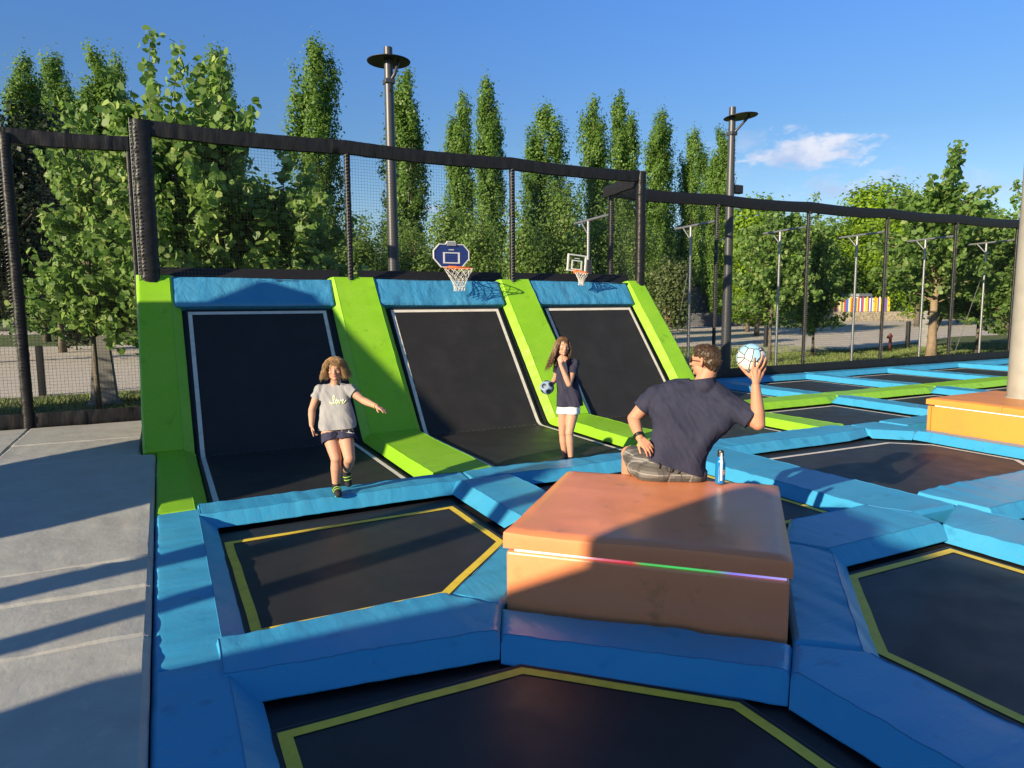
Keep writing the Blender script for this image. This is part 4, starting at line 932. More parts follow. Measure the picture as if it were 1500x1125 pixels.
# darker woods behind
DV = [broad(51, 10, 10, .3, 12000, .36, L_FAR, BARK, 4, 320, .7, lobes=12, r=.2), broad(52, 10, 10, .3, 12000, .36, L_FAR, BARK, 4, 320, .7, lobes=12, r=.2)]
far = [(-7.6, 82.69, 6.1, 11.0), (-14, 76, 6.1, 11.0), (-1.78, 68.49, 4.9, 7.5), (51.74, 58.47, 10.4, 7.5), (60.11, 59.9, 10.1, 9.4), (70.58, 60.26, 8.9, 11.7), (83.42, 59.44, 10.1, 14), (92.1, 55.07, 10, 14), (88.89, 45.42, 9.1, 12.5), (50.98, 64.49, 13.3, 8.6), (33.5, 50.75, 8.8, 7.5),
       (12.97, 61.08, 7.7, 9.5), (2.91, 54.87, 7.8, 7.5), (24, 58, 8.5, 10), (41, 58, 11, 9), (100, 38, 9, 13)]
fl = ['far left behind the lawn', 'at the left edge behind the lawn', 'behind the lawn near the left corner post', 'left of the second street lamp, low', 'behind the grey shed', 'behind the grass island', 'behind the colourful fence', 'right of the colourful fence', 'behind the largest big leaved tree trunk',
      'between the last poplars', 'under the poplar pair near the net end', 'under the gap beside the lone poplar', 'behind the left bay of the tall net', 'under the poplar pair above the blue hoop', 'under the poplar at the net end', 'at the far right behind the column']
for i, (x, y, h, w) in enumerate(far): plant('background_tree', DV[i % 2], x, y, h/10, rr.uniform(0, 6), 'dark green broad tree '+fl[i], 'tree', 'dark green trees of the far background', w/10)
KV = broad(61, 9.6, 6.5, .9, 17000, .20, L_DARK, BARK, 4, 420, .42, lobes=14, r=.2)
plant('dark_tree', KV, -5.7, 31.5, 1.02, 0, 'very dark tree filling the left edge behind the left fence', 'tree', None, 1.0)
plant('dark_tree', KV, -4.0, 37, .80, 2, 'very dark tree behind the left fence, right of the one at the edge', 'tree', None, .7)
SP = broad(62, 1.3, 1.6, .1, 1500, .12, L_DARK, BARK, 4, 60, .16, r=.03)
plant('shrub', SP, -3.6, 38.5, 1.3, 0, 'small dark shrub on the lawn behind the left fence', 'shrub')
for i, (x, y, lab) in enumerate([(45.6, 47.5, 'shrub in front of the grey shed'), (48.5, 46.5, 'shrub right of the grey shed'), (41.5, 50.5, 'shrub left of the grey shed')]):
    plant('shrub', broad(70+i, 1.8, 3.4, .1, 1600, .2, L_FAR, BARK, 4, 70, .3, r=.04), x, y, 1.2, 0, 'rounded green '+lab, 'shrub')

# ================================================================ things beyond the fence
WOODP = mat('dark_bollard', (.02, .02, .022), .6); CONC = mat('concrete', (.20, .20, .195), .85, bump=[(30, .3, .01, (1, 1, 1))], vary=(4, (.26, .26, .25), .4, .7))
def bollard(x, y, h, lab):
    bm = bmesh.new(); box(bm, -.07, .07, -.07, .07, 0, h, bev=.012); box(bm, -.055, .055, -.055, .055, h-.004, h+.02, bev=.006); o = from_bm('bollard', bm, WOODP, None, auto=radians(40)); o.location = (x, y, GZ)
    tag(o, lab, 'bollard', 'dark square bollards')
bollard(-2.5, 18.9, 1.13, 'dark bollard on the grass edge behind the left fence'); bollard(24.37, 22.9, .95, 'dark bollard seen just above the ball'); bollard(28.94, 19.25, 1.15, 'dark bollard left of the pale tree trunk')
def obelisk(x, y, w, h, lab):
    bm = bmesh.new(); a = [bm.verts.new((sx*w/2, sy*w/2, 0)) for sx, sy in ((-1, -1), (1, -1), (1, 1), (-1, 1))]; b = [bm.verts.new((v.co.x*.52, v.co.y*.52, h)) for v in a]
    bm.faces.new(a[::-1]); bm.faces.new(b)
    for i in range(4): bm.faces.new((a[i], a[(i+1) % 4], b[(i+1) % 4], b[i]))
    bmesh.ops.bevel(bm, geom=bm.edges[:], offset=.02, segments=2, affect='EDGES')
    box(bm, -w*.62, w*.62, -w*.62, w*.62, -.02, .05, bev=.01)
    o = from_bm('concrete_marker', bm, CONC, None, auto=radians(30)); o.location = (x, y, GZ); tag(o, lab, 'marker')
obelisk(-1.12, 16.6, .50, 1.70, 'tapered grey concrete marker behind the left fence'); obelisk(30.4, 19.3, .55, 1.6, 'tapered grey concrete marker right behind the pale tree trunk')
bm = bmesh.new()
def lbox(bm, a, b, th, z0, z1, bev=0):
    a = Vector(a); b = Vector(b); d = (b-a); L_ = d.length; M_ = Matrix.Translation((a.x, a.y, 0)) @ Matrix.Rotation(atan2(d.y, d.x), 4, 'Z'); box(bm, 0, L_, 0, th, z0, z1, bev, M_)
lbox(bm, (36.0, 49.8), (45.4, 44.7), .4, GZ, .86); tag(from_bm('low_wall', bm, mat('slate_wall', (.075, .08, .09), .8, vary=(2, (.11, .11, .12), .4, .7))), 'low dark grey retaining wall across the gravel, behind the man head', 'low wall')
SHED = mat('grey_cladding', (.13, .14, .15), .7, vary=(3, (.10, .11, .12), .4, .7))
t = empty('shed', (44.8, 50, GZ), 'flat roofed dark grey shed behind the low wall', 'shed')
bm = bmesh.new(); box(bm, -1.4, 1.4, 0, 3, 0, 3.55, M=Matrix.Rotation(-.46, 4, 'Z')); from_bm('wall', bm, SHED, t)
bm = bmesh.new(); box(bm, -1.5, 1.5, -.1, 3.1, 3.555, 3.68, M=Matrix.Rotation(-.46, 4, 'Z')); from_bm('roof', bm, DARKM, t)
t = empty('shed', (53.2, 52.4, GZ), 'second smaller grey shed right of the street lamp pole', 'shed')
bm = bmesh.new(); box(bm, -1.2, 1.2, 0, 3, 0, 2.85, M=Matrix.Rotation(-.46, 4, 'Z')); from_bm('wall', bm, SHED, t)
bm = bmesh.new(); box(bm, -1.3, 1.3, -.1, 3.1, 2.855, 2.98, M=Matrix.Rotation(-.46, 4, 'Z')); from_bm('roof', bm, DARKM, t)
# colourful picket fence on a stone base
t = empty('colourful_fence', (62.9, 52.8, GZ), 'fence of yellow, purple, red and blue pickets across the plaza', 'fence')
A = Vector((0, 0)); B = Vector((70.5-62.9, 49.1-52.8)); Lf = (B-A).length; dr = (B-A).normalized()
cols = [('p_yellow', (.75, .55, .03)), ('p_purple', (.25, .09, .35)), ('p_orange', (.75, .28, .04)), ('p_blue', (.08, .15, .50)), ('p_red', (.55, .05, .05)), ('p_white', (.7, .68, .66))]
order = [0, 2, 1, 1, 3, 0, 0, 4, 1, 3, 0, 5, 0, 1, 1, 0, 4, 3, 2, 5, 0, 3, 0, 4, 3, 3, 5, 0, 4, 0, 1, 3, 0, 4, 5, 3, 4, 5, 0, 0, 1, 5, 3, 5, 0, 2, 0, 1, 5]
npk = 56
for i in range(npk):
    p = A+dr*(Lf*i/npk); c = cols[order[i % len(order)]]; bm = bmesh.new(); h = 2.45+.12*(i % 3 == 0)
    lbox(bm, p, p+dr*(Lf/npk*.86), .05, 1.0, h); from_bm('picket', bm, mat(c[0], c[1], .6), t)
STONE = mat('stone_wall', (.33, .29, .22), .9, bump=[(6, .9, .08, (1, 1, 2))], vary=[(3.5, (.20, .175, .13), .45, .55), (12, (.42, .38, .30), .5, .7)])
bm = bmesh.new(); lbox(bm, (62.0, 52.6), (72.5, 47.5), .5, GZ, .68, .05); tag(from_bm('stone_base_wall', bm, STONE), 'low rough stone wall under the colourful fence', 'stone wall')
t = empty('playhouse', (70.5, 53.2, GZ), 'small white kiosk with a grey roof behind the colourful fence', 'kiosk')
bm = bmesh.new(); box(bm, -.9, .9, -.9, .9, 0, 2.6); from_bm('wall', bm, mat('white_wall', (.6, .6, .58), .7), t)
bm = bmesh.new(); box(bm, -1.1, 1.1, -1.1, 1.1, 2.605, 2.95, bev=.05); from_bm('roof', bm, mat('grey_roof', (.25, .28, .31), .6), t)
# little sign on a stake and a drinking post
t = empty('stake_sign', (37.3, 47.6, GZ), 'small blue grey sign on a post beside the low wall', 'sign')
bm = bmesh.new(); tube(bm, [(0, 0, 0), (0, 0, 1.9)], .05, 8); from_bm('pole', bm, GALV, t)
bm = bmesh.new(); box(bm, -.28, .28, -.1, .1, 1.75, 2.3, bev=.05); from_bm('panel', bm, mat('blue_grey', (.14, .25, .30), .5), t)
bm = bmesh.new(); tube(bm, [(0, 0, 0), (0, 0, .45), (.05, 0, .62)], [.05, .06, .05], 10); tube(bm, [(0, 0, .5), (-.16, 0, .62), (-.2, .0, .55)], .035, 8); tube(bm, [(0, 0, .62), (0, 0, .74)], [.09, .03], 10)
o = from_bm('hydrant', bm, mat('red_brown', (.10, .02, .015), .6), None, smooth=True); o.location = (26.4, 18.3, GZ); tag(o, 'small dark red hydrant in the shaded grass behind the right fence', 'hydrant')

# ================================================================ unseen shapes added left of the camera to throw the shade
def yz(name, poly, x0, x1, m, parent=None):
    bm = bmesh.new(); a = [bm.verts.new((x0, y, z)) for y, z in poly]; b = [bm.verts.new((x1, y, z)) for y, z in poly]; n = len(poly)
    bm.faces.new(a); bm.faces.new(b[::-1])
    for i in range(n): bm.faces.new((a[i], b[i], b[(i+1) % n], a[(i+1) % n]))
    bmesh.ops.recalc_face_normals(bm, faces=bm.faces[:]); return from_bm(name, bm, m, parent)
o = yz('padded_tower', [(4.25, -.16), (4.6, 1.75), (4.95, 2.3), (5.9, 3.14), (7.43, 4.20), (8.05, 4.62), (8.42, 4.60), (8.40, 4.05), (8.68, 3.74), (8.5, 3), (8.1, 1.95), (7.35, 1.35), (7.1, -.16)], -6.12, -6.0, SLEEVE)  # unseen panel, added with an outline shaped to shade the slanted wall
tag(o, 'dark unseen panel left of the grey mats, added to shade the slanted wall', 'shade panel')
o = yz('entrance_kiosk', [(-2.0, -.16), (1.64, -.16), (1.64, 2.05), (1.04, 2.68), (.50, 3.08), (.45, 3.74), (-.05, 3.72), (-.2, 3.6), (-2.0, 3.6)], -6.3, -6.0, mat('dark_shade_slab', (.05, .05, .05), .8)); tag(o, 'dark unseen slab behind and left of the camera, added to shade the foreground', 'kiosk')  # thin unseen slab, added and outlined to cast the foreground shade
for y, w, lab in ((2.44, .20, 'dark post nearest the added shade slab'), (3.24, .26, 'thicker dark post between the added shade slab and shade panel')):
    o = yz('post', [(y-w/2, -.16), (y+w/2, -.16), (y+w/2, 3.3), (y-w/2, 3.3)], -6.1, -6.0, SLEEVE); tag(o, lab, 'post')
plant('shrub', broad(80, 3.2, 3.2, .1, 5000, .2, L_FAR, BARK, 4, 120, .3, r=.06), -8.5, 13.6, 1, 0, 'dense shrub outside the far left corner of the mats', 'shrub')
# ================================================================ people
from mathutils.bvhtree import BVHTree
RT = Vector((sin(YAW), -cos(YAW), 0)); FW = Vector((cos(YAW), sin(YAW), 0)); UP = Vector((0, 0, 1))
def pt(u, v, D):
    """world point from a sighting in the photograph (1500 x 1125) and its distance along the view"""
    return Vector((0, 0, EYE)) + (_fw + _r2*((u-750)/F_PX) + _d2*((v-562.5)/F_PX))*D
_b = bmesh.new(); bmesh.ops.create_icosphere(_b, subdivisions=3, radius=1); ICO_V = np.array([v.co[:] for v in _b.verts]); _b.verts.index_update(); ICO_F = np.array([[v.index for v in f.verts] for f in _b.faces]); _b.free()
def cap(a, b, ra, rb=None, flat_=None):
    return ('cap', Vector(a), Vector(b), ra, ra if rb is None else rb, flat_)
def ell(c, r, M=None): return ('ell', Vector(c), Vector(r), M)
def blob(name, prims, vox, m, parent, smooth=2, org=Vector((0, 0, 0)), keep=None, factor=.5):
    VV = []; FF = []; n0 = 0
    def put(c, R3):
        nonlocal n0
        VV.append(ICO_V @ R3.T + np.array(c)); FF.append(ICO_F+n0); n0 += len(ICO_V)
    for p in prims:
        if p[0] == 'ell':
            R3 = np.diag(p[2][:]);
            if p[3] is not None: R3 = np.array(p[3]) @ R3
            put(p[1], R3)
        else:
            _, a, b, ra, rb, fl = p; L_ = (b-a).length; k = max(1, int(L_/(min(ra, rb)*.28)))
            d = (b-a).normalized() if L_ > 1e-6 else UP
            for i in range(k+1):
                t = i/k; r = ra+(rb-ra)*t; R3 = np.eye(3)*r
                if fl is not None:   # (axis, factor): flattened section
                    ax = np.array(fl[0].normalized()); R3 = (np.eye(3)+(fl[1]-1)*np.outer(ax, ax))*r
                put(a.lerp(b, t), R3)
    V = np.concatenate(VV); F = np.concatenate(FF)
    me = bpy.data.meshes.new(name+'_raw'); me.vertices.add(len(V)); me.vertices.foreach_set('co', V.reshape(-1)); me.loops.add(len(F)*3); me.loops.foreach_set('vertex_index', F.reshape(-1))
    me.polygons.add(len(F)); me.polygons.foreach_set('loop_start', np.arange(0, len(F)*3, 3)); me.polygons.foreach_set('loop_total', np.full(len(F), 3)); me.update()
    o = bpy.data.objects.new('raw', me); COL.objects.link(o)
    r = o.modifiers.new('r', 'REMESH'); r.mode = 'VOXEL'; r.voxel_size = vox; r.use_smooth_shade = True
    if smooth: s_ = o.modifiers.new('s', 'SMOOTH'); s_.iterations = smooth; s_.factor = factor
    dg = bpy.context.evaluated_depsgraph_get(); dg.update(); ev = o.evaluated_get(dg); m2 = bpy.data.meshes.new_from_object(ev); m2.name = name
    bpy.data.objects.remove(o); bpy.data.meshes.remove(me)
    n = len(m2.vertices); co = np.empty(n*3); m2.vertices.foreach_get('co', co); co = co.reshape(-1, 3)
    if keep is not None:
        pass
    m2.vertices.foreach_set('co', (co-np.array(org)).reshape(-1)); m2.materials.clear(); m2.update()
    return link(name, m2, m, parent, True)
def cutmesh(o, planes, org):
    """trim open hems: planes = [(point, normal pointing to the removed side)] in world space; then give the cloth a thickness"""
    bm = bmesh.new(); bm.from_mesh(o.data)
    for p, nrm in planes: bmesh.ops.bisect_plane(bm, geom=bm.verts[:]+bm.edges[:]+bm.faces[:], plane_co=Vector(p)-org, plane_no=Vector(nrm), clear_outer=True)
    bm.to_mesh(o.data); bm.free(); o.data.update(); o.data.polygons.foreach_set('use_smooth', [True]*len(o.data.polygons))
def wrinkle(o, amp, sc, seed, axis=(1, 1, 1), org=Vector(), along=None):
    me = o.data; me.update()
    n = len(me.vertices); co = np.empty(n*3); me.vertices.foreach_get('co', co); co = co.reshape(-1, 3); no = np.empty(n*3); me.vertices.foreach_get('normal', no); no = no.reshape(-1, 3)
    for i in range(n):
        q = Vector((co[i][0]*axis[0], co[i][1]*axis[1], co[i][2]*axis[2]))*sc
        if along is not None: q -= along*q.dot(along)*.78
        d = noise.noise(q+Vector((seed, 0, 0))); d = (abs(d)*-1.6+.35) + .5*noise.noise(q*2.1+Vector((0, seed, 0)))
        co[i] += no[i]*amp*d
    me.vertices.foreach_set('co', co.reshape(-1)); me.update()

def rows(R_, k=6):
    """smooth stack of side-to-side bars: (left, right, radius left, radius right)"""
    out = []
    for i in range(len(R_)-1):
        for q in range(k):
            t = q/k; P_ = [R_[min(max(j, 0), len(R_)-1)] for j in (i-1, i, i+1, i+2)]
            def cr(x): p0, p1, p2, p3 = [p[x] for p in P_]; return (p1*2+(p2-p0)*t+(p0*2-p1*5+p2*4-p3)*t*t+(p1*3-p0-p2*3+p3)*t**3)*.5
            out.append(cap(cr(0), cr(1), cr(2), cr(3)))
    r = R_[-1]; return out+[cap(r[0], r[1], r[2], r[3])]
def skin(name, c, c2):
    M = mat(name, c, .56, bump=[(60, .10, .003, (1, 1, 1)), (260, .15, .001, (1, 1, 1))], vary=[(9, c2, .42, .72)], spec=.35)
    b = M.node_tree.nodes['Principled BSDF']; b.inputs['Subsurface Weight'].default_value = .12; b.inputs['Subsurface Radius'].default_value = (.012, .005, .003); b.inputs['Subsurface Scale'].default_value = 1.0
    return M
SKIN_M = skin('tanned_skin', (.46, .235, .145), (.52, .235, .15)); SKIN_G = skin('fair_skin', (.48, .27, .18), (.54, .265, .18))
def cloth(name, c, c2, sc=14): return mat(name, c, .85, bump=[(sc, .4, .012, (1, 1, 1)), (500, .12, .001, (1, 1, 1))], vary=(6, c2, .4, .7), spec=.2)
def hairmat(name, c1, c2):
    return mat(name, c1, .42, vary=[(30, c2, .35, .7)], bump=[(120, .5, .003, (1, 1, .2))], spec=.45)

def frame(fwd, up=UP):
    f = Vector(fwd).normalized(); u = (Vector(up)-f*f.dot(Vector(up))).normalized(); l = u.cross(f)
    return Matrix((f, l, u)).transposed()  # columns: face forward, left, up
def head_prims(c, R, s=1., child=False):
    """c = centre of the skull; R = frame; s = 1 for an adult head 0.235 m high"""
    P_ = lambda x, y, z: Vector(c) + R @ Vector((x*s, y*s, z*s)); R3 = np.array(R)
    E = lambda p, r: ell(P_(*p), [k*s for k in r], R3)
    ch = .004 if child else 0
    L_ = [E((-.010, 0, .030), (.094, .074, .084)), E((.022, 0, .012), (.070, .064, .078)), E((.040, 0, -.030), (.048, .052+ch, .062)), E((.048, 0, -.070), (.034, .038+ch, .030)),
          E((.070, 0, -.082), (.018, .020, .018)), E((.030, .036, -.050), (.036, .022+ch, .040)), E((.030, -.036, -.050), (.036, .022+ch, .040)),
          E((.078, 0, .030), (.014, .042, .012)), E((.066, .036, -.016), (.020, .020+ch, .020)), E((.066, -.036, -.016), (.020, .020+ch, .020)),
          cap(P_(.088, 0, .016), P_(.106 if not child else .100, 0, -.022), .0075*s, .011*s), E((.098, .010, -.026), (.010, .008, .007)), E((.098, -.010, -.026), (.010, .008, .007)),
          E((.084, 0, -.050), (.013, .024, .010)), E((-.045, 0, -.02), (.05, .055, .06))]
    for sd in (1, -1):
        L_ += [E((-.004, sd*.076, -.002), (.014, .006, .028)), cap(P_(-.012, sd*.082, .018), P_(-.014, sd*.086, -.004), .008*s, .007*s), cap(P_(-.012, sd*.085, -.004), P_(-.002, sd*.078, -.026), .007*s, .008*s)]
    return L_
def face_parts(parent, c, R, s, org, iris=(.10, .06, .03), brow=(.12, .07, .04), lip=(.50, .16, .13), closed=False, child=True, smile=False):
    P_ = lambda x, y, z: Vector(c) + R @ Vector((x*s, y*s, z*s)) - org
    for sd in (1, -1):
        bm = bmesh.new(); M_ = Matrix.Translation(P_(.0745, sd*.030, .008)) @ R.to_4x4()
        bmesh.ops.create_uvsphere(bm, u_segments=16, v_segments=10, radius=.0125*s, matrix=M_ @ Matrix.Diagonal((.85, 1.15, .55 if closed else .72, 1)))
        e = from_bm('eye', bm, mat('eye_white', (.55, .52, .48), .25) if not closed else mat('eyelid', (.46, .24, .17), .5), parent, smooth=True)
        bm = bmesh.new(); 
        if not closed:
            bmesh.ops.create_uvsphere(bm, u_segments=12, v_segments=8, radius=.0062*s, matrix=Matrix.Translation(P_(.0825, sd*.030, .0075)) @ R.to_4x4() @ Matrix.Diagonal((.5, 1, .95, 1))); from_bm('iris', bm, mat('iris', iris, .2), e, smooth=True)
        else:
            tube(bm, [P_(.0835, sd*(.030+.013*k), .004-.003*(1-k*k)) for k in (-1, -.5, 0, .5, 1)], .0016*s, 5); from_bm('lashes', bm, mat('lash', (.05, .03, .02), .6), e)
        bm = bmesh.new(); tube(bm, [P_(.088-.009*abs(k), sd*(.031+.020*k), .029+.004*(1-k*k)-.003*k) for k in (-1, -.5, 0, .5, 1)], [.0018*s, .003*s, .0032*s, .0026*s, .0012*s], 6); from_bm('eyebrow', bm, mat('brow_%d' % int(brow[0]*1000), brow, .7), parent, smooth=True)
    bm = bmesh.new(); zc = -.051; cv = .004 if smile else -.001
    tube(bm, [P_(.096-.014*k*k, .022*k, zc+.0042+cv*k*k) for k in (-1, -.5, 0, .5, 1)], [.0012*s, .0034*s, .0036*s, .0034*s, .0012*s], 8)
    tube(bm, [P_(.095-.014*k*k, .019*k, zc-.0042+cv*k*k*1.2) for k in (-1, -.5, 0, .5, 1)], [.0012*s, .0040*s, .0046*s, .0040*s, .0012*s], 8); from_bm('lips', bm, mat('lips', lip, .4), parent, smooth=True)
def finger(base, mids, r0, r1):
    pts = [base]+mids; n = len(pts)-1; return [cap(pts[i], pts[i+1], r0+(r1-r0)*i/n, r0+(r1-r0)*(i+1)/n) for i in range(n)]
def relaxed_hand(wrist, d, palm_n, side, s=1., curl=.5, spread=.12, thumb_out=.8, point=None):
    """d: direction of the hand, palm_n: where the palm faces, side: direction of the thumb side"""
    d = d.normalized(); palm_n = (palm_n-d*palm_n.dot(d)).normalized(); side = (side-d*side.dot(d)-palm_n*side.dot(palm_n)).normalized()
    L_ = []; kn = []
    for i, (o_, ln) in enumerate([(.028, .085), (.009, .088), (-.010, .084), (-.028, .076)]):
        k = wrist + d*ln*s + side*o_*s; kn.append(k); L_.append(cap(wrist+side*o_*.55*s+d*.01*s, k, .0135*s, .0115*s))
    L_.append(cap(wrist+side*.015*s+d*.02*s+palm_n*.006*s, wrist+side*.026*s+d*.055*s+palm_n*.008*s, .016*s, .013*s))
    for i, (ln, k) in enumerate(zip((.072, .080, .074, .058), kn)):
        c = curl*(1+.12*i); 
        if point == i: c = .08
        sp = side*(1.5-i)*spread
        d1 = (d*cos(c*.6)+palm_n*sin(c*.6)+sp).normalized(); d2 = (d*cos(c*1.5)+palm_n*sin(c*1.5)+sp).normalized(); d3 = (d*cos(c*2.1)+palm_n*sin(c*2.1)+sp).normalized()
        p1 = k+d1*ln*.45*s; p2 = p1+d2*ln*.32*s; p3 = p2+d3*ln*.22*s
        L_ += finger(k, [p1, p2, p3], .0088*s, .0068*s)
    tb = wrist+side*.022*s+d*.025*s+palm_n*.006*s; t1 = (side*thumb_out+d*.8+palm_n*.35).normalized(); t2 = (side*thumb_out*.5+d*1+palm_n*.3).normalized()
    L_ += finger(tb, [tb+t1*.036*s, tb+t1*.036*s+t2*.028*s, tb+t1*.036*s+t2*.050*s], .0115*s, .0082*s)
    return L_
def strands(name, roots, m, parent, org, n=5, r=.0035):
    bm = bmesh.new()
    for pts in roots:
        k = len(pts); tube(bm, [p-org for p in pts], [r*(1-.75*(i/(k-1))**2) for i in range(k)], n)
    return from_bm(name, bm, m, parent, smooth=True)
def hair_curves(c, R, s, rng, n, length, spread, sway=Vector((0, 0, 0)), back=.0, part=.0, front=.35, wave=.006, top=(.104, .086, .108), bangs=.25, clear_z=.055):
    """strands start on the crown and follow the skull before hanging free"""
    out = []
    for i in range(n):
        a = rng.uniform(0, 2*PI); e = rng.uniform(.0, 1.45)
        x, y, z = cos(a)*cos(e), sin(a)*cos(e), sin(e)
        face = x > .35 and abs(y) < .75
        L_ = length*rng.uniform(.72, 1.08)
        if face: L_ = bangs*rng.uniform(.6, 1.1)
        if L_ < .01: continue
        p = Vector((x*top[0]-.012, y*top[1], z*top[2]+.022)); pts = [p.copy()]
        d = Vector((x*.35 if not face else .25, y*.5+(.6 if y > 0 else -.6)*(.5 if face else .0), .05)).normalized(); ph = rng.uniform(0, 6.28); step = .016
        k = int(L_/step)
        for j in range(k):
            tn = j/max(1, k); q = Vector((p.x+.012, p.y, p.z-.022)); e_ = sqrt((q.x/top[0])**2+(q.y/top[1])**2+(max(q.z, -.02)/top[2])**2)
            n_ = Vector((q.x/top[0]**2, q.y/top[1]**2, max(q.z, 0)/top[2]**2)).normalized()
            g = Vector((0, 0, -1)) + Vector((y*0, 0, 0))
            d = (d*.55+g*.45+sway*(.35*tn)).normalized()
            if e_ < 1.03: d = (d - n_*min(0, d.dot(n_)-.08)).normalized()
            w = Vector((cos(ph+j*.62), sin(ph+j*.55), 0))*wave*tn*2.2
            p = p+d*step+Vector((x, y, 0))*spread*step*(tn**1.2)
            pts.append(p+w)
        lim = len(pts)
        for j, q in enumerate(pts):
            if q.x > .030 and q.z < clear_z and abs(q.y) < .060+.25*max(0, .05-q.x): lim = j; break
        pts = pts[:lim]
        if len(pts) > 4: out.append([Vector(c)+R @ (q*s) for q in pts])
    return out

# ---------------------------------------------------------------- ball
def ball(label, c, r, kind, R=None):
    t = empty('ball', c, label, 'ball')
    bm = bmesh.new(); bmesh.ops.create_uvsphere(bm, u_segments=48, v_segments=32, radius=r)
    for f in bm.faces: f.smooth = True
    if kind == 'street':
        def ex(M, n, L, b, co):
            sx = n.new('ShaderNodeSeparateXYZ'); L.new(co.outputs['Object'], sx.inputs[0])
            w = n.new('ShaderNodeTexVoronoi'); w.inputs['Scale'].default_value = 15; w.feature = 'F1'; L.new(co.outputs['Object'], w.inputs['Vector'])
            cr_ = n.new('ShaderNodeValToRGB'); cr_.color_ramp.interpolation = 'CONSTANT'; e = cr_.color_ramp.elements
            e[0].color = (.70, .68, .62, 1); e[1].position = .40; e[1].color = (.30, .55, .72, 1); x_ = e.new(.72); x_.color = (.72, .70, .66, 1); y_ = e.new(.90); y_.color = (.70, .60, .05, 1)
            sc = n.new('ShaderNodeSeparateColor'); L.new(w.outputs['Color'], sc.inputs[0]); L.new(sc.outputs[0], cr_.inputs[0])
            v2 = n.new('ShaderNodeTexVoronoi'); v2.feature = 'DISTANCE_TO_EDGE'; v2.inputs['Scale'].default_value = w.inputs['Scale'].default_value; L.new(co.outputs['Object'], v2.inputs['Vector'])
            lt = n.new('ShaderNodeMath'); lt.operation = 'LESS_THAN'; lt.inputs[1].default_value = .045; L.new(v2.outputs['Distance'], lt.inputs[0])
            mx = n.new('ShaderNodeMix'); mx.data_type = 'RGBA'; L.new(lt.outputs[0], mx.inputs[0]); L.new(cr_.outputs[0], mx.inputs[6]); mx.inputs[7].default_value = (.02, .02, .03, 1); L.new(mx.outputs[2], b.inputs['Base Color'])
        from_bm('shell', bm, mat('street_ball', (.6, .6, .6), .4, bump=[(300, .15, .001, (1, 1, 1))], extra=ex), t)
    else:
        from_bm('shell', bm, mat('pale_blue_ball', (.26, .36, .48), .45, bump=[(200, .2, .001, (1, 1, 1))]), t)
        # twelve dark patches with a thin blue outline
        g = (1+5**.5)/2; vs = [Vector(v).normalized() for v in [(0, 1, g), (0, -1, g), (0, 1, -g), (0, -1, -g), (1, g, 0), (-1, g, 0), (1, -g, 0), (-1, -g, 0), (g, 0, 1), (g, 0, -1), (-g, 0, 1), (-g, 0, -1)]]
        rot = Matrix.Rotation(.5, 3, 'X') @ Matrix.Rotation(.3, 3, 'Z')
        for nm, rad, k, colr in (('outline', .46, 1.004, (.04, .12, .36)), ('patch', .36, 1.009, (.012, .014, .03))):
            bm = bmesh.new()
            for v in vs:
                v = rot @ v; a = v.orthogonal().normalized(); b_ = v.cross(a); c0 = bm.verts.new(v*r*k); R1 = []; R2 = []
                for i in range(15):
                    an = 2*PI*i/15; rr_ = rad*(1+.06*cos(5*an)); 
                    for lst, q in ((R1, .5), (R2, 1)): lst.append(bm.verts.new((v*cos(rr_*q)+(a*cos(an)+b_*sin(an))*sin(rr_*q))*r*k))
                for i in range(15):
                    j = (i+1) % 15; bm.faces.new((c0, R1[i], R1[j])); bm.faces.new((R1[i], R2[i], R2[j], R1[j]))
            from_bm(nm, bm, mat('ball_'+nm, colr, .45), t, smooth=True)
    return t

# ---------------------------------------------------------------- the man on the box
D0 = 4.93
man = empty('person', (3.25, 3.93, .43), 'seated man seen from behind in dark t-shirt and plaid shorts, holding a ball up', 'person')
O = Vector((3.25, 3.93, .43))
pel = pt(984, 684, D0+.12); wst = pt(990, 650, D0+.06); chest = pt(1006, 603, D0+.03); nb = pt(1031, 562, D0+.05)
shL = pt(960, 577, D0+.13); shR = pt(1070, 593, D0-.01)
elL = pt(928, 613, D0+.20); wrL = pt(937, 641, D0+.08); elR = pt(1111, 621, D0-.10); wrR = pt(1107, 566, D0-.12)
hc = pt(1033, 529.5, D0+.05); Rm = frame(-RT*.90+FW*.72+UP*.02, UP-RT*.05)
bc = pt(1100.5, 524.5, D0+.0)
THd = Vector((.62, .78, 0)).normalized()
hipL = pel - RT*.095 + UP*-.03; hipR = pel + RT*.10 - UP*.03
knL = Vector((hipL.x, hipL.y, .48)) + (THd-RT*.55).normalized()*.44 + UP*.05; knR = Vector((hipR.x, hipR.y, .50)) + (THd+RT*.15).normalized()*.46 + UP*.05
anL = Vector((knL.x+.05, knL.y+.06, .09)); anR = Vector((knR.x+.03, knR.y+.05, .09))
knL.z = .53; knR.z = .53
body = head_prims(hc, Rm, 1.02)
bk = FW*.07
body += [cap(hc+Rm @ Vector((-.03, 0, -.05)), nb+UP*.01, .062, .068), cap(nb, chest+bk, .06, .07), cap(chest+bk, wst+bk, .07, .07), cap(wst+bk, pel+bk, .07, .08)]
def arm(sh, el, wr, r):
    m1 = sh.lerp(el, .45); m2 = el.lerp(wr, .28)
    return [cap(sh, m1, r*1.22, r*1.16), cap(m1, el, r*1.16, r*.92), cap(el, m2, r*.94, r*.98), cap(m2, wr, r*.98, r*.62)]
body += arm(shL, elL, wrL, .048)+arm(shR, elR, wrR, .050)
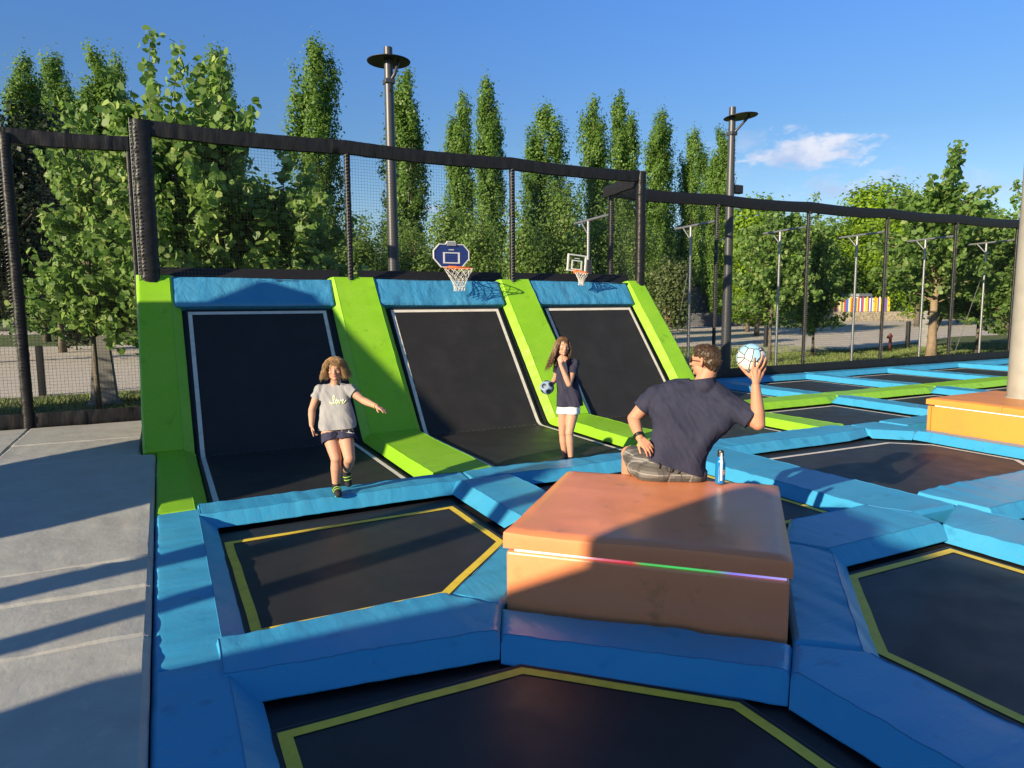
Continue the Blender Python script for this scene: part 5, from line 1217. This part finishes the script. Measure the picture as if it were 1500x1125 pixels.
body += relaxed_hand(wrL, (pt(950, 655, D0+.02)-wrL), RT*-.2+FW*.6, -FW+UP*.3, 1.0, .5)
for hp, kn, an in ((hipL, knL, anL), (hipR, knR, anR)):
    body += [cap(hp, kn, .088, .062), cap(kn, kn.lerp(an, .35), .058, .060), cap(kn.lerp(an, .35), an, .060, .040), cap(an, an+THd*.14-UP*.03, .04, .032), ell(an-UP*.03-THd*.03, (.035, .035, .035))]
# right hand spread behind and under the ball
br = .103
def onball(u, v, lift=.007):
    """point of the ball's near side at this sighting, raised by the finger's thickness"""
    o_ = Vector((0, 0, EYE)); d = (_fw+_r2*((u-750)/F_PX)+_d2*((v-562.5)/F_PX)).normalized(); q = o_-bc; b_ = q.dot(d); c_ = q.dot(q)-(br+lift)**2; dd = b_*b_-c_
    t = -b_-(sqrt(dd) if dd > 0 else 0); p = o_+d*t
    if dd <= 0: p = bc+(p-bc).normalized()*(br+lift)
    return p
palm = pt(1106.5, 549, D0-.095)
kns = [pt(1101, 545.5, D0-.105), pt(1107, 543, D0-.11), pt(1112.5, 543.5, D0-.105), pt(1117, 546.5, D0-.09)]
tips = [[onball(1103.5, 537), onball(1104.5, 530), onball(1105, 524)], [onball(1111, 535), onball(1115, 527), onball(1117, 520)], [onball(1117, 537), onball(1120, 530), onball(1121.5, 524)], [pt(1120.5, 541, D0-.06), onball(1122.5, 536), onball(1122.8, 530)]]
for k, tp in zip(kns, tips): body += [cap(wrR, k, .017, .0125)] + finger(k, tp, .0100, .0074)
body += [cap(wrR, palm, .022, .022), ell(palm, (.03, .02, .03))]
tb = pt(1101, 553, D0-.09); body += finger(tb, [pt(1094, 547, D0-.085), onball(1088, 541), onball(1084, 536.5)], .0135, .0085)
blob('body', body, .0048, SKIN_M, man, 4, O)
NAVY = cloth('faded_navy_cotton', (.024, .027, .052), (.034, .036, .064), 16)
# shirt
back_ax = FW
tors = rows([(pt(1004, 566, D0+.08), pt(1040, 568, D0+.05), .066, .066), (pt(972, 577, D0+.13), pt(1062, 588, D0+.03), .084, .080), (pt(970, 594, D0+.13), pt(1062, 606, D0+.02), .104, .100), (pt(977, 615, D0+.12), pt(1042, 626, D0+.03), .110, .100),
        (pt(976, 640, D0+.12), pt(1022, 650, D0+.05), .108, .098), (pt(970, 664, D0+.13), pt(1012, 672, D0+.08), .112, .102), (pt(965, 684, D0+.14), pt(1009, 692, D0+.10), .118, .108)])
tors += [cap(shL, pt(1012, 566, D0+.07), .066, .070), cap(shR, pt(1038, 570, D0+.05), .066, .070), cap(nb-UP*.01, nb+UP*.030, .086, .078)]
def sleeve_arm(sh, el, t0, r0, r1): return [cap(sh, sh.lerp(el, t0), r0, r1)]
sh = blob('t_shirt', tors+sleeve_arm(shL, elL, .56, .074, .074)+sleeve_arm(shR, elR, .70, .078, .080), .006, NAVY, man, 14, O)
dl = (elL-shL).normalized(); dr_ = (elR-shR).normalized()
bm = bmesh.new(); bm.from_mesh(sh.data)
def cut_local(bm, p, nrm, centre, rad):
    fs = [f for f in bm.faces if (f.calc_center_median()-centre).length < rad]; g = list({v for f in fs for v in f.verts})+list({e for f in fs for e in f.edges})+fs
    bmesh.ops.bisect_plane(bm, geom=g, plane_co=p, plane_no=nrm, clear_outer=True)
pL = shL.lerp(elL, .60)-O; pR = shR.lerp(elR, .76)-O
cut_local(bm, pL, dl, pL, .12); cut_local(bm, pR, dr_, pR, .12)
pn = nb+UP*.040-O; cut_local(bm, pn, (UP*1+FW*.10-RT*.12).normalized(), pn, .10)
ph_ = pt(988, 688, D0)-O; bmesh.ops.bisect_plane(bm, geom=bm.verts[:]+bm.edges[:]+bm.faces[:], plane_co=ph_, plane_no=(-UP-RT*.30+FW*.1).normalized(), clear_outer=True)
bm.to_mesh(sh.data); bm.free(); wrinkle(sh, .015, 8, 3.0, along=(RT*.78-UP*.62).normalized()); wrinkle(sh, .004, 22, 8.0, along=(RT*.5-UP*.85).normalized())
sh.data.polygons.foreach_set('use_smooth', [True]*len(sh.data.polygons)); so = sh.modifiers.new('thick', 'SOLIDIFY'); so.thickness = .004; so.offset = -1
# plaid shorts
def plaid(M, n, L, b, co):
    mp = n.new('ShaderNodeMapping'); mp.inputs['Rotation'].default_value = (0, 0, radians(-26)); L.new(co.outputs['Object'], mp.inputs[0])
    sx = n.new('ShaderNodeSeparateXYZ'); L.new(mp.outputs[0], sx.inputs[0]); base = None
    def stripe(src, per, wd, off=0.):
        a = n.new('ShaderNodeMath'); a.operation = 'MULTIPLY_ADD'; a.inputs[1].default_value = 1/per; a.inputs[2].default_value = off+20; L.new(sx.outputs[src], a.inputs[0])
        f = n.new('ShaderNodeMath'); f.operation = 'FRACT'; L.new(a.outputs[0], f.inputs[0]); l_ = n.new('ShaderNodeMath'); l_.operation = 'LESS_THAN'; l_.inputs[1].default_value = wd; L.new(f.outputs[0], l_.inputs[0]); return l_.outputs[0]
    cur = None
    for src, per, wd, off, colr, fac in [(0, .085, .45, 0, (.075, .07, .065), .75), (2, .085, .45, .1, (.07, .065, .06), .75), (0, .085, .10, .30, (.34, .33, .31), .6), (2, .085, .10, .42, (.34, .33, .31), .6), (0, .085, .05, .75, (.05, .045, .045), .8), (2, .085, .05, .8, (.05, .045, .045), .8)]:
        mx = n.new('ShaderNodeMix'); mx.data_type = 'RGBA'; ml = n.new('ShaderNodeMath'); ml.operation = 'MULTIPLY'; ml.inputs[1].default_value = fac; L.new(stripe(src, per, wd, off), ml.inputs[0]); L.new(ml.outputs[0], mx.inputs[0])
        if cur is None: mx.inputs[6].default_value = (.135, .132, .128, 1)
        else: L.new(cur, mx.inputs[6])
        mx.inputs[7].default_value = (*colr, 1); cur = mx.outputs[2]
    L.new(cur, b.inputs['Base Color'])
PLAID = mat('grey_plaid', (.2, .18, .16), .85, bump=[(18, .4, .01, (1, 1, 1))], extra=plaid, spec=.2)
hipz = [cap(pt(956, 694, D0+.15), pt(1014, 696, D0+.13), .118, .110), cap(pt(950, 690, D0+.22), pt(1010, 690, D0+.20), .105, .108), ell(pt(942, 683, D0+.25), (.12, .12, .10)), cap(hipL, hipL.lerp(knL, .80), .116, .092), cap(hipR, hipR.lerp(knR, .80), .112, .090)]
shs = blob('plaid_shorts', hipz, .007, PLAID, man, 5, O); wrinkle(shs, .010, 8, 5.0)
co = np.empty(len(shs.data.vertices)*3); shs.data.vertices.foreach_get('co', co); co = co.reshape(-1, 3); hz = O.z
inbox = (co[:, 0]+O.x + co[:, 1]+O.y) < 7.27; low = co[:, 2] < .004; co[inbox & low, 2] = .004; shs.data.vertices.foreach_set('co', co.reshape(-1)); shs.data.update()
bm = bmesh.new()
for u, v in ((982, 689), (994, 691), (966, 684)):
    p = pt(u, v, D0-.005)-O; tube(bm, [p+UP*.022+FW*.03, p+UP*.012+FW*.012, p-UP*.012+FW*.012, p-UP*.02+FW*.03], .005, 6)
from_bm('belt_loops', bm, mat('dark_grey_loop', (.05, .05, .05), .8), man, smooth=True)
# watch
wd = (wrL-elL).normalized(); wp = wrL-wd*.015-O; a_ = wd.orthogonal().normalized(); b_ = wd.cross(a_)
bm = bmesh.new()
for q in (-.009, -.003, .003, .009): tube(bm, [wp+wd*q+(a_*cos(t)+b_*sin(t))*.0355 for t in np.linspace(0, 2*PI, 21)], .0045, 6, caps=False)
from_bm('wrist_watch', bm, mat('black_band', (.01, .01, .012), .4), man, smooth=True)
# hair: short back and sides
rng = np.random.default_rng(5); HM = hairmat('dark_brown_hair', (.040, .024, .014), (.075, .045, .024))
RmN = np.array(Rm); HP = lambda x, y, z: hc+Rm @ (Vector((x, y, z))*1.02)
cap_ = [ell(HP(-.014, 0, .042), (.098, .079, .082), RmN), ell(HP(.025, 0, .070), (.060, .062, .050), RmN), ell(HP(-.045, 0, .005), (.068, .072, .070), RmN), ell(HP(-.052, 0, -.032), (.052, .062, .05), RmN), ell(HP(.030, 0, .088), (.05, .05, .035), RmN)]
hb = blob('hair', cap_, .005, HM, man, 2, O); wrinkle(hb, .006, 40, 2., (1, 1, .5))
bm = bmesh.new()
for i in range(2600):
    d = Vector(rng.normal(size=3)).normalized()
    if d.z < -.75 or (d.x > .72 and d.z < .45) or (d.x > .25 and d.z < .05): continue
    p = HP(-.012+d.x*.097, d.y*.079, .036+d.z*.086) if d.z > 0 else HP(-.030+d.x*.085, d.y*.076, .016+d.z*.084)
    t = Rm @ (Vector((d.x*.7+.25*max(0, d.z), d.y*.7, d.z*.6-.35)) + Vector(rng.normal(size=3))*.14); t.normalize(); L_ = rng.uniform(.008, .018)*(1.15 if d.z > .4 else .75)
    p = p-O; s_ = t.orthogonal().normalized()*.0016
    v = [bm.verts.new(p-s_), bm.verts.new(p+s_), bm.verts.new(p+t*L_)]; bm.faces.new(v)
from_bm('hair_tufts', bm, HM, hb)
# sunglasses
gl = mat('sunglass_lens', (.10, .045, .015), .08, coat=1); GP = lambda x, y, z: HP(x, y, z)-O
bm = bmesh.new()
for sd in (1, -1):
    vs = [bm.verts.new(GP(.098-.012*abs(cos(a))*(1 if cos(a)*sd > 0 else 0), sd*.033+.027*cos(a), .006+.021*sin(a))) for a in np.linspace(0, 2*PI, 18)[:-1]]
    w2 = [bm.verts.new(v.co+(Rm @ Vector((.003, 0, 0)))) for v in vs]; bm.faces.new(vs[::-1]); bm.faces.new(w2)
    for i in range(17): bm.faces.new((vs[i], vs[(i+1) % 17], w2[(i+1) % 17], w2[i]))
bmesh.ops.recalc_face_normals(bm, faces=bm.faces[:]); sg = from_bm('sunglasses', bm, gl, man)
bm = bmesh.new()
for sd in (1, -1): tube(bm, [GP(.092, sd*.060, .014), GP(.06, sd*.080, .014), GP(.0, sd*.088, .012), GP(-.018, sd*.087, .0)], .0024, 6)
tube(bm, [GP(.100, .01, .010), GP(.102, 0, .012), GP(.100, -.01, .010)], .0022, 6); from_bm('temple_arms', bm, mat('brown_frame', (.08, .03, .012), .35), sg, smooth=True)
ball('white and pale blue street football held up in the seated man right hand', bc, br, 'street')

# ---------------------------------------------------------------- running girl
def leg(hp, kn, an, toe, r, heel=None):
    heel = heel or an+(an-toe).normalized()*.02
    cf = kn.lerp(an, .32)
    return [cap(hp, kn, r*1.45, r*.92), ell(kn, (r*.94,)*3), cap(kn, cf, r*.86, r*.94), cap(cf, an, r*.94, r*.56), cap(an, toe, r*.62, r*.48), ell(an+(an-kn).normalized()*r*.5, (r*.58,)*3)]
D1 = 6.28
g1 = empty('person', (1.45, 6.25, 0), 'small girl with wavy blond bob running in grey t-shirt and navy shorts', 'person'); O1 = Vector((1.45, 6.25, 0))
ank = pt(492.5, 719, D1); ank.z = max(ank.z, .065)
Rg = frame(-FW+RT*.12-UP*.06, UP-RT*.04); h1c = pt(491, 541.5, D1-.02)
nb1 = pt(490.5, 563.5, D1+.02); sR = pt(468.5, 571, D1+.02); sL = pt(511, 569.5, D1); eR = pt(457, 600, D1+.03); wR = pt(456.5, 623, D1-.03); eL = pt(532, 586.5, D1-.04); wL = pt(552, 595.5, D1-.14)
hR = pt(483, 634, D1); hL = pt(506, 634, D1+.02); kR = pt(492.5, 672, D1-.07); kL = pt(512, 672, D1-.10); aL = pt(507.5, 691, D1+.17)
sk1 = head_prims(h1c, Rg, .88, True) + [cap(h1c+Rg @ Vector((-.02, 0, -.05)), nb1, .042, .044), cap(nb1, pt(492, 590, D1+.03), .045, .06), cap(pt(492, 590, D1+.03), pt(494, 628, D1+.03), .06, .07)]
sk1 += arm(sR, eR, wR, .034)+arm(sL, eL, wL, .034)
sk1 += relaxed_hand(wR, pt(460, 640, D1-.06)-wR, RT, -FW, .74, .55, point=0) + relaxed_hand(wL, pt(569, 604, D1-.20)-wL, -UP, -FW*1+UP*.2, .74, .18, .2)
toeR = Vector(pt(496, 731, D1-.10)); toeR.z = .035; toeL = pt(511, 709, D1+.20)
sk1 += leg(hR, kR, ank, toeR, .053)+leg(hL, kL, aL, toeL, .053)
blob('body', sk1, .0045, SKIN_G, g1, 4, O1)
face_parts(g1, h1c, Rg, .88, O1, closed=True, brow=(.22, .14, .08), smile=True)
GREYT = mat('heather_grey_cotton', (.30, .30, .31), .85, bump=[(16, .4, .01, (1, 1, 1)), (300, .15, .001, (1, 1, 1))], vary=[(5, (.24, .245, .265), .4, .7), (24, (.46, .36, .18), .66, .74)], spec=.2)
sp1 = rows([(pt(485, 567, D1+.03), pt(497, 567, D1+.02), .042, .042), (pt(478, 574, D1+.02), pt(502, 573, D1+.01), .056, .056), (pt(481, 592, D1+.02), pt(502, 591, D1+.01), .076, .076), (pt(482, 606, D1+.02), pt(505, 605, D1+.01), .082, .082), (pt(482, 618, D1+.02), pt(507, 616, D1+.01), .090, .088), (pt(482, 630, D1+.02), pt(507, 627, D1+.01), .094, .090)])
sp1 += [cap(sR, pt(487, 568, D1+.03), .042, .046), cap(sL, pt(495, 568, D1+.02), .042, .046), cap(sR, sR.lerp(eR, .50), .050, .054), cap(sL, sL.lerp(eL, .45), .050, .054)]
ts = blob('t_shirt', sp1, .0055, GREYT, g1, 9, O1); bm = bmesh.new(); bm.from_mesh(ts.data)
for a, b in ((sR, eR), (sL, eL)): p = a.lerp(b, .42)-O1; cut_local(bm, p, (b-a).normalized(), p+(b-a).normalized()*.03, .085)
p = nb1-FW*.035+UP*.004-O1; cut_local(bm, p, (UP*.85-FW*.6).normalized(), p, .055); p = pt(494, 628, D1)-O1; cut_local(bm, p, (-UP+RT*.08).normalized(), p, .35)
bm.to_mesh(ts.data); bm.free(); wrinkle(ts, .009, 15, 1.0, along=(RT*.5-UP*.86).normalized()); ts.data.polygons.foreach_set('use_smooth', [True]*len(ts.data.polygons)); so = ts.modifiers.new('thick', 'SOLIDIFY'); so.thickness = .003; so.offset = -1
# printed script word on the chest
def project(o, org, u, v, lift=.003):
    bv = project.c.get(o.name)
    if bv is None:
        b2 = bmesh.new(); b2.from_mesh(o.data); bv = BVHTree.FromBMesh(b2); b2.free(); project.c[o.name] = bv
    o_ = Vector((0, 0, EYE))-org; d = (_fw+_r2*((u-750)/F_PX)+_d2*((v-562.5)/F_PX)).normalized(); h = bv.ray_cast(o_, d)
    return None if h[0] is None else h[0]+h[1]*lift
project.c = {}
LOVE = [(-1.2, .15), (-.6, .0), (-.35, .35), (-.2, 1.0), (-.35, 1.25), (-.5, .9), (-.45, .2), (-.3, 0), (-.1, .1), (.1, .5), (.3, .55), (.42, .3), (.3, .02), (.12, .1), (.15, .4), (.4, .5), (.6, .45), (.7, .1), (.8, 0), (.95, .4), (1.0, .55), (1.1, .45), (1.3, .5), (1.5, .35), (1.62, .55), (1.5, .65), (1.38, .4), (1.45, .08), (1.65, .05), (1.9, .3), (2.1, .5)]
def smooth_poly(P0, k=4):
    out = []
    for i in range(len(P0)-1):
        p0, p1, p2, p3 = [Vector(P0[min(max(j, 0), len(P0)-1)]) for j in (i-1, i, i+1, i+2)]
        for q in range(k):
            t = q/k; out.append(.5*((2*p1)+(-p0+p2)*t+(2*p0-5*p1+4*p2-p3)*t*t+(-p0+3*p1-3*p2+p3)*t**3))
    return out+[Vector(P0[-1])]
bm = bmesh.new(); bm2 = bmesh.new(); pp = [project(ts, O1, 490.8+q.x*10*.72+1, 591.5-q.y*9.5) for q in smooth_poly(LOVE)]; pp = [p for p in pp if p]
tube(bm, [p+FW*.0025 for p in pp], .0046, 5); tube(bm2, [p+Vector((0, 0, .0035))-FW*.0002+FW*.0015 for p in pp], .0032, 5)
pr_ = from_bm('printed_word', bm2, mat('white_print', (.80, .80, .74), .6), ts); from_bm('word_shadow', bm, mat('lime_print', (.40, .62, .06), .6), pr_)
NV2 = cloth('navy_shorts_cotton', (.028, .030, .060), (.045, .045, .080), 18)
s1 = blob('shorts', [cap(pt(485, 629, D1+.03), pt(504, 629, D1+.03), .080, .080), cap(pt(485, 623, D1+.03), pt(504, 622, D1+.03), .074, .074), cap(hR-UP*.02, hR.lerp(kR, .26), .080, .090), cap(hL-UP*.02, hL.lerp(kL, .26), .080, .092)], .006, NV2, g1, 4, O1)
bm = bmesh.new(); bm.from_mesh(s1.data)
for a, b in ((hR, kR), (hL, kL)): p = a.lerp(b, .34)-O1; cut_local(bm, p, (b-a).normalized(), p+(b-a).normalized()*.05, .105)
bm.to_mesh(s1.data); bm.free(); wrinkle(s1, .006, 18, 4.); s1.data.polygons.foreach_set('use_smooth', [True]*len(s1.data.polygons)); so = s1.modifiers.new('thick', 'SOLIDIFY'); so.thickness = .003; so.offset = -1
bm = bmesh.new(); pp = [project(s1, O1, 512+q.x*3.2, 634.5-q.y*2.6+q.x*.6) for q in smooth_poly(LOVE)]; pp = [p for p in pp if p]
if len(pp) > 3: tube(bm, pp, .0022, 4)
from_bm('white_print', bm, mat('white_print', (.8, .8, .74), .6), s1)
SOCK = mat('black_grip_sock', (.012, .012, .013), .8); LIME = mat('lime_sock', (.30, .55, .10), .7)
def sock(parent, an, toe, kn, r, org, top=.055, lime=True):
    up = (kn-an).normalized(); a0 = an+up*top
    o = blob('sock', [cap(a0, an, r*.66, r*.66), cap(an, toe, r*.70, r*.56), ell(an-up*r*.5, (r*.66,)*3)], .004, SOCK, parent, 2, org)
    if lime:
        bm = bmesh.new(); d = (toe-an).normalized(); n_ = d.cross(up).normalized(); u2 = n_.cross(d)
        for k in (.35, .6): c = an.lerp(toe, k)-org; tube(bm, [c+(n_*cos(t)+u2*sin(t))*r*.70*(1 if k < .5 else .9) for t in np.linspace(-.3, PI+.3, 9)], .0045, 5)
        c = toe-org; tube(bm, [c-d*.01+n_*.022-u2*.018, c+d*.012-u2*.016, c-d*.01-n_*.022-u2*.018], .010, 6); from_bm('lime_stripes', bm, LIME, o, smooth=True)
    return o
sock(g1, ank, toeR, kR, .053, O1); sock(g1, aL, toeL, kL, .053, O1)
bm = bmesh.new(); d = (wL-eL).normalized(); a_ = d.orthogonal().normalized(); b_ = d.cross(a_); c = wL-d*.012-O1
tube(bm, [c+(a_*cos(t)+b_*sin(t))*.0255 for t in np.linspace(0, 2*PI, 17)], .004, 6, caps=False); from_bm('bracelet', bm, mat('yellow_bead', (.6, .45, .12), .5), g1, smooth=True)
rng = np.random.default_rng(8); BL = hairmat('dark_blond_hair', (.27, .165, .075), (.44, .29, .14))
N1 = np.array(Rg); HP1 = lambda x, y, z: h1c+Rg @ (Vector((x, y, z))*.88)
hb = blob('hair', [ell(HP1(-.016, 0, .046), np.array((.100, .084, .082))*.9, N1), ell(HP1(-.045, 0, -.02), np.array((.070, .092, .080))*.9, N1), ell(HP1(-.012, .090, -.025), np.array((.055, .034, .075))*.9, N1), ell(HP1(-.012, -.090, -.025), np.array((.055, .034, .075))*.9, N1), ell(HP1(-.05, 0, -.01), np.array((.080, .105, .090))*.9, N1)], .006, BL, g1, 2, O1); wrinkle(hb, .012, 22, 3., (1, 1, .5))
cv = hair_curves(h1c, Rg, .88, rng, 3200, .150, .18, wave=.019, bangs=.075, top=(.108, .090, .112)); strands('hair_strands', cv, BL, hb, O1, 3, .0021)

# ---------------------------------------------------------------- standing girl
D2 = 7.86
g2 = empty('person', (4.1, 6.85, -.1), 'girl with long brown hair in dark t-shirt and white shorts, hand at her chin', 'person'); O2 = Vector((4.1, 6.85, -.1))
Rh = frame(-FW+RT*.25-UP*.0, UP+RT*.10); h2c = pt(824.5, 508.5, D2-.02)
nb2 = pt(827.5, 525.5, D2+.02); sL2 = pt(842.5, 531.5, D2-.02); sR2 = pt(817.5, 532.5, D2+.02); eL2 = pt(833.5, 563, D2-.17); wL2 = pt(821, 533.5, D2-.17); eR2 = pt(814.5, 553, D2+.10); wR2 = pt(808.5, 563, D2+.02)
hip2a = pt(826, 600, D2+.02); hip2b = pt(839.5, 600, D2); k2a = pt(824.5, 634, D2+.08); k2b = pt(834, 634, D2-.04); a2a = pt(827.5, 668, D2+.14); a2b = pt(836.5, 672, D2)
for a in (a2a, a2b): a.z = -.1+.058
t2a = a2a-FW*.11-RT*.05; t2a.z = -.072; t2b = a2b-FW*.12; t2b.z = -.072
sk2 = head_prims(h2c, Rh, .90, True)+[cap(h2c+Rh @ Vector((-.02, 0, -.05)), nb2, .040, .042), cap(nb2, pt(830, 550, D2+.03), .045, .055), cap(pt(830, 550, D2+.03), pt(832, 592, D2+.02), .055, .07)]
sk2 += arm(sL2, eL2, wL2, .034)+arm(sR2, eR2, wR2, .034)
sk2 += relaxed_hand(wL2, pt(819.5, 518, D2-.14)-wL2, RT*.5+FW*.8, RT*.6-FW*.4, .80, .5, .04, point=0) + relaxed_hand(wR2, pt(803, 570, D2-.02)-wR2, -FW*.3-RT*.3, -UP*.2-FW, .8, .5, .15)
sk2 += leg(hip2a, k2a, a2a, t2a, .050)+leg(hip2b, k2b, a2b, t2b, .050)
blob('body', sk2, .0048, SKIN_G, g2, 4, O2); face_parts(g2, h2c, Rh, .90, O2, brow=(.12, .075, .045))
N2_ = cloth('dark_navy_cotton', (.026, .027, .050), (.038, .038, .066), 14)
sp2 = rows([(pt(825, 528.5, D2+.02), pt(833, 528.5, D2+.02), .040, .040), (pt(822, 537, D2+.02), pt(837, 536, D2), .058, .058), (pt(824, 553, D2+.02), pt(838, 553, D2), .078, .076), (pt(826, 570, D2+.02), pt(838, 570, D2), .080, .082), (pt(827, 584, D2+.02), pt(841, 584, D2), .090, .092), (pt(827, 598, D2+.02), pt(842, 597, D2), .096, .098)])
sp2 += [cap(sL2, pt(833, 529.5, D2+.01), .042, .044), cap(sR2, pt(825, 529.5, D2+.02), .042, .044), cap(sL2, sL2.lerp(eL2, .60), .050, .054), cap(sR2, sR2.lerp(eR2, .55), .048, .050)]
ts2 = blob('t_shirt', sp2, .006, N2_, g2, 9, O2); bm = bmesh.new(); bm.from_mesh(ts2.data)
for a, b in ((sR2, eR2), (sL2, eL2)): p = a.lerp(b, .56)-O2; cut_local(bm, p, (b-a).normalized(), p+(b-a).normalized()*.03, .075)
p = nb2+UP*.006-FW*.02-O2; cut_local(bm, p, (UP*.9-FW*.5).normalized(), p, .05); p = pt(833, 594.5, D2)-O2; cut_local(bm, p, (-UP+RT*.04).normalized(), p, .3)
bm.to_mesh(ts2.data); bm.free(); wrinkle(ts2, .009, 15, 6.0, along=(RT*.4-UP*.9).normalized()); ts2.data.polygons.foreach_set('use_smooth', [True]*len(ts2.data.polygons)); so = ts2.modifiers.new('thick', 'SOLIDIFY'); so.thickness = .003; so.offset = -1
WS = cloth('white_shorts_cotton', (.62, .64, .68), (.50, .54, .62), 14)
s2 = blob('shorts', [cap(pt(827, 598, D2+.02), pt(838, 598, D2), .084, .084), cap(hip2a, hip2a.lerp(k2a, .16), .082, .086), cap(hip2b, hip2b.lerp(k2b, .16), .082, .088)], .006, WS, g2, 4, O2)
bm = bmesh.new(); bm.from_mesh(s2.data); p = pt(833, 605.5, D2)-O2; cut_local(bm, p, -UP, p, .4); bm.to_mesh(s2.data); bm.free(); wrinkle(s2, .005, 18, 4.); s2.data.polygons.foreach_set('use_smooth', [True]*len(s2.data.polygons)); so = s2.modifiers.new('thick', 'SOLIDIFY'); so.thickness = .003; so.offset = -1
sock(g2, a2a, t2a, k2a, .050, O2, .03, False); sock(g2, a2b, t2b, k2b, .050, O2, .02, False)
rng = np.random.default_rng(9); BR = hairmat('brown_hair', (.110, .058, .028), (.20, .11, .055)); N2 = np.array(Rh); HP2 = lambda x, y, z: h2c+Rh @ (Vector((x, y, z))*.90)
hb = blob('hair', [ell(HP2(-.016, 0, .044), np.array((.098, .080, .080))*.9, N2), ell(HP2(-.045, 0, -.04), np.array((.055, .078, .10))*.9, N2), cap(HP2(-.04, -.02, -.05), HP2(-.05, -.03, -.17), .055, .045)], .006, BR, g2, 2, O2); wrinkle(hb, .008, 22, 3., (1, 1, .4))
cv = hair_curves(h2c, Rh, .90, rng, 2600, .36, .10, sway=Vector((-.05, -.55, 0)), wave=.006, bangs=.13, top=(.104, .086, .108), clear_z=.075); strands('hair_strands', cv, BR, hb, O2, 3, .0021)
ball('small pale blue football with dark patches held low by the standing girl', pt(801.3, 567.5, D2-.02), .080, 'small')
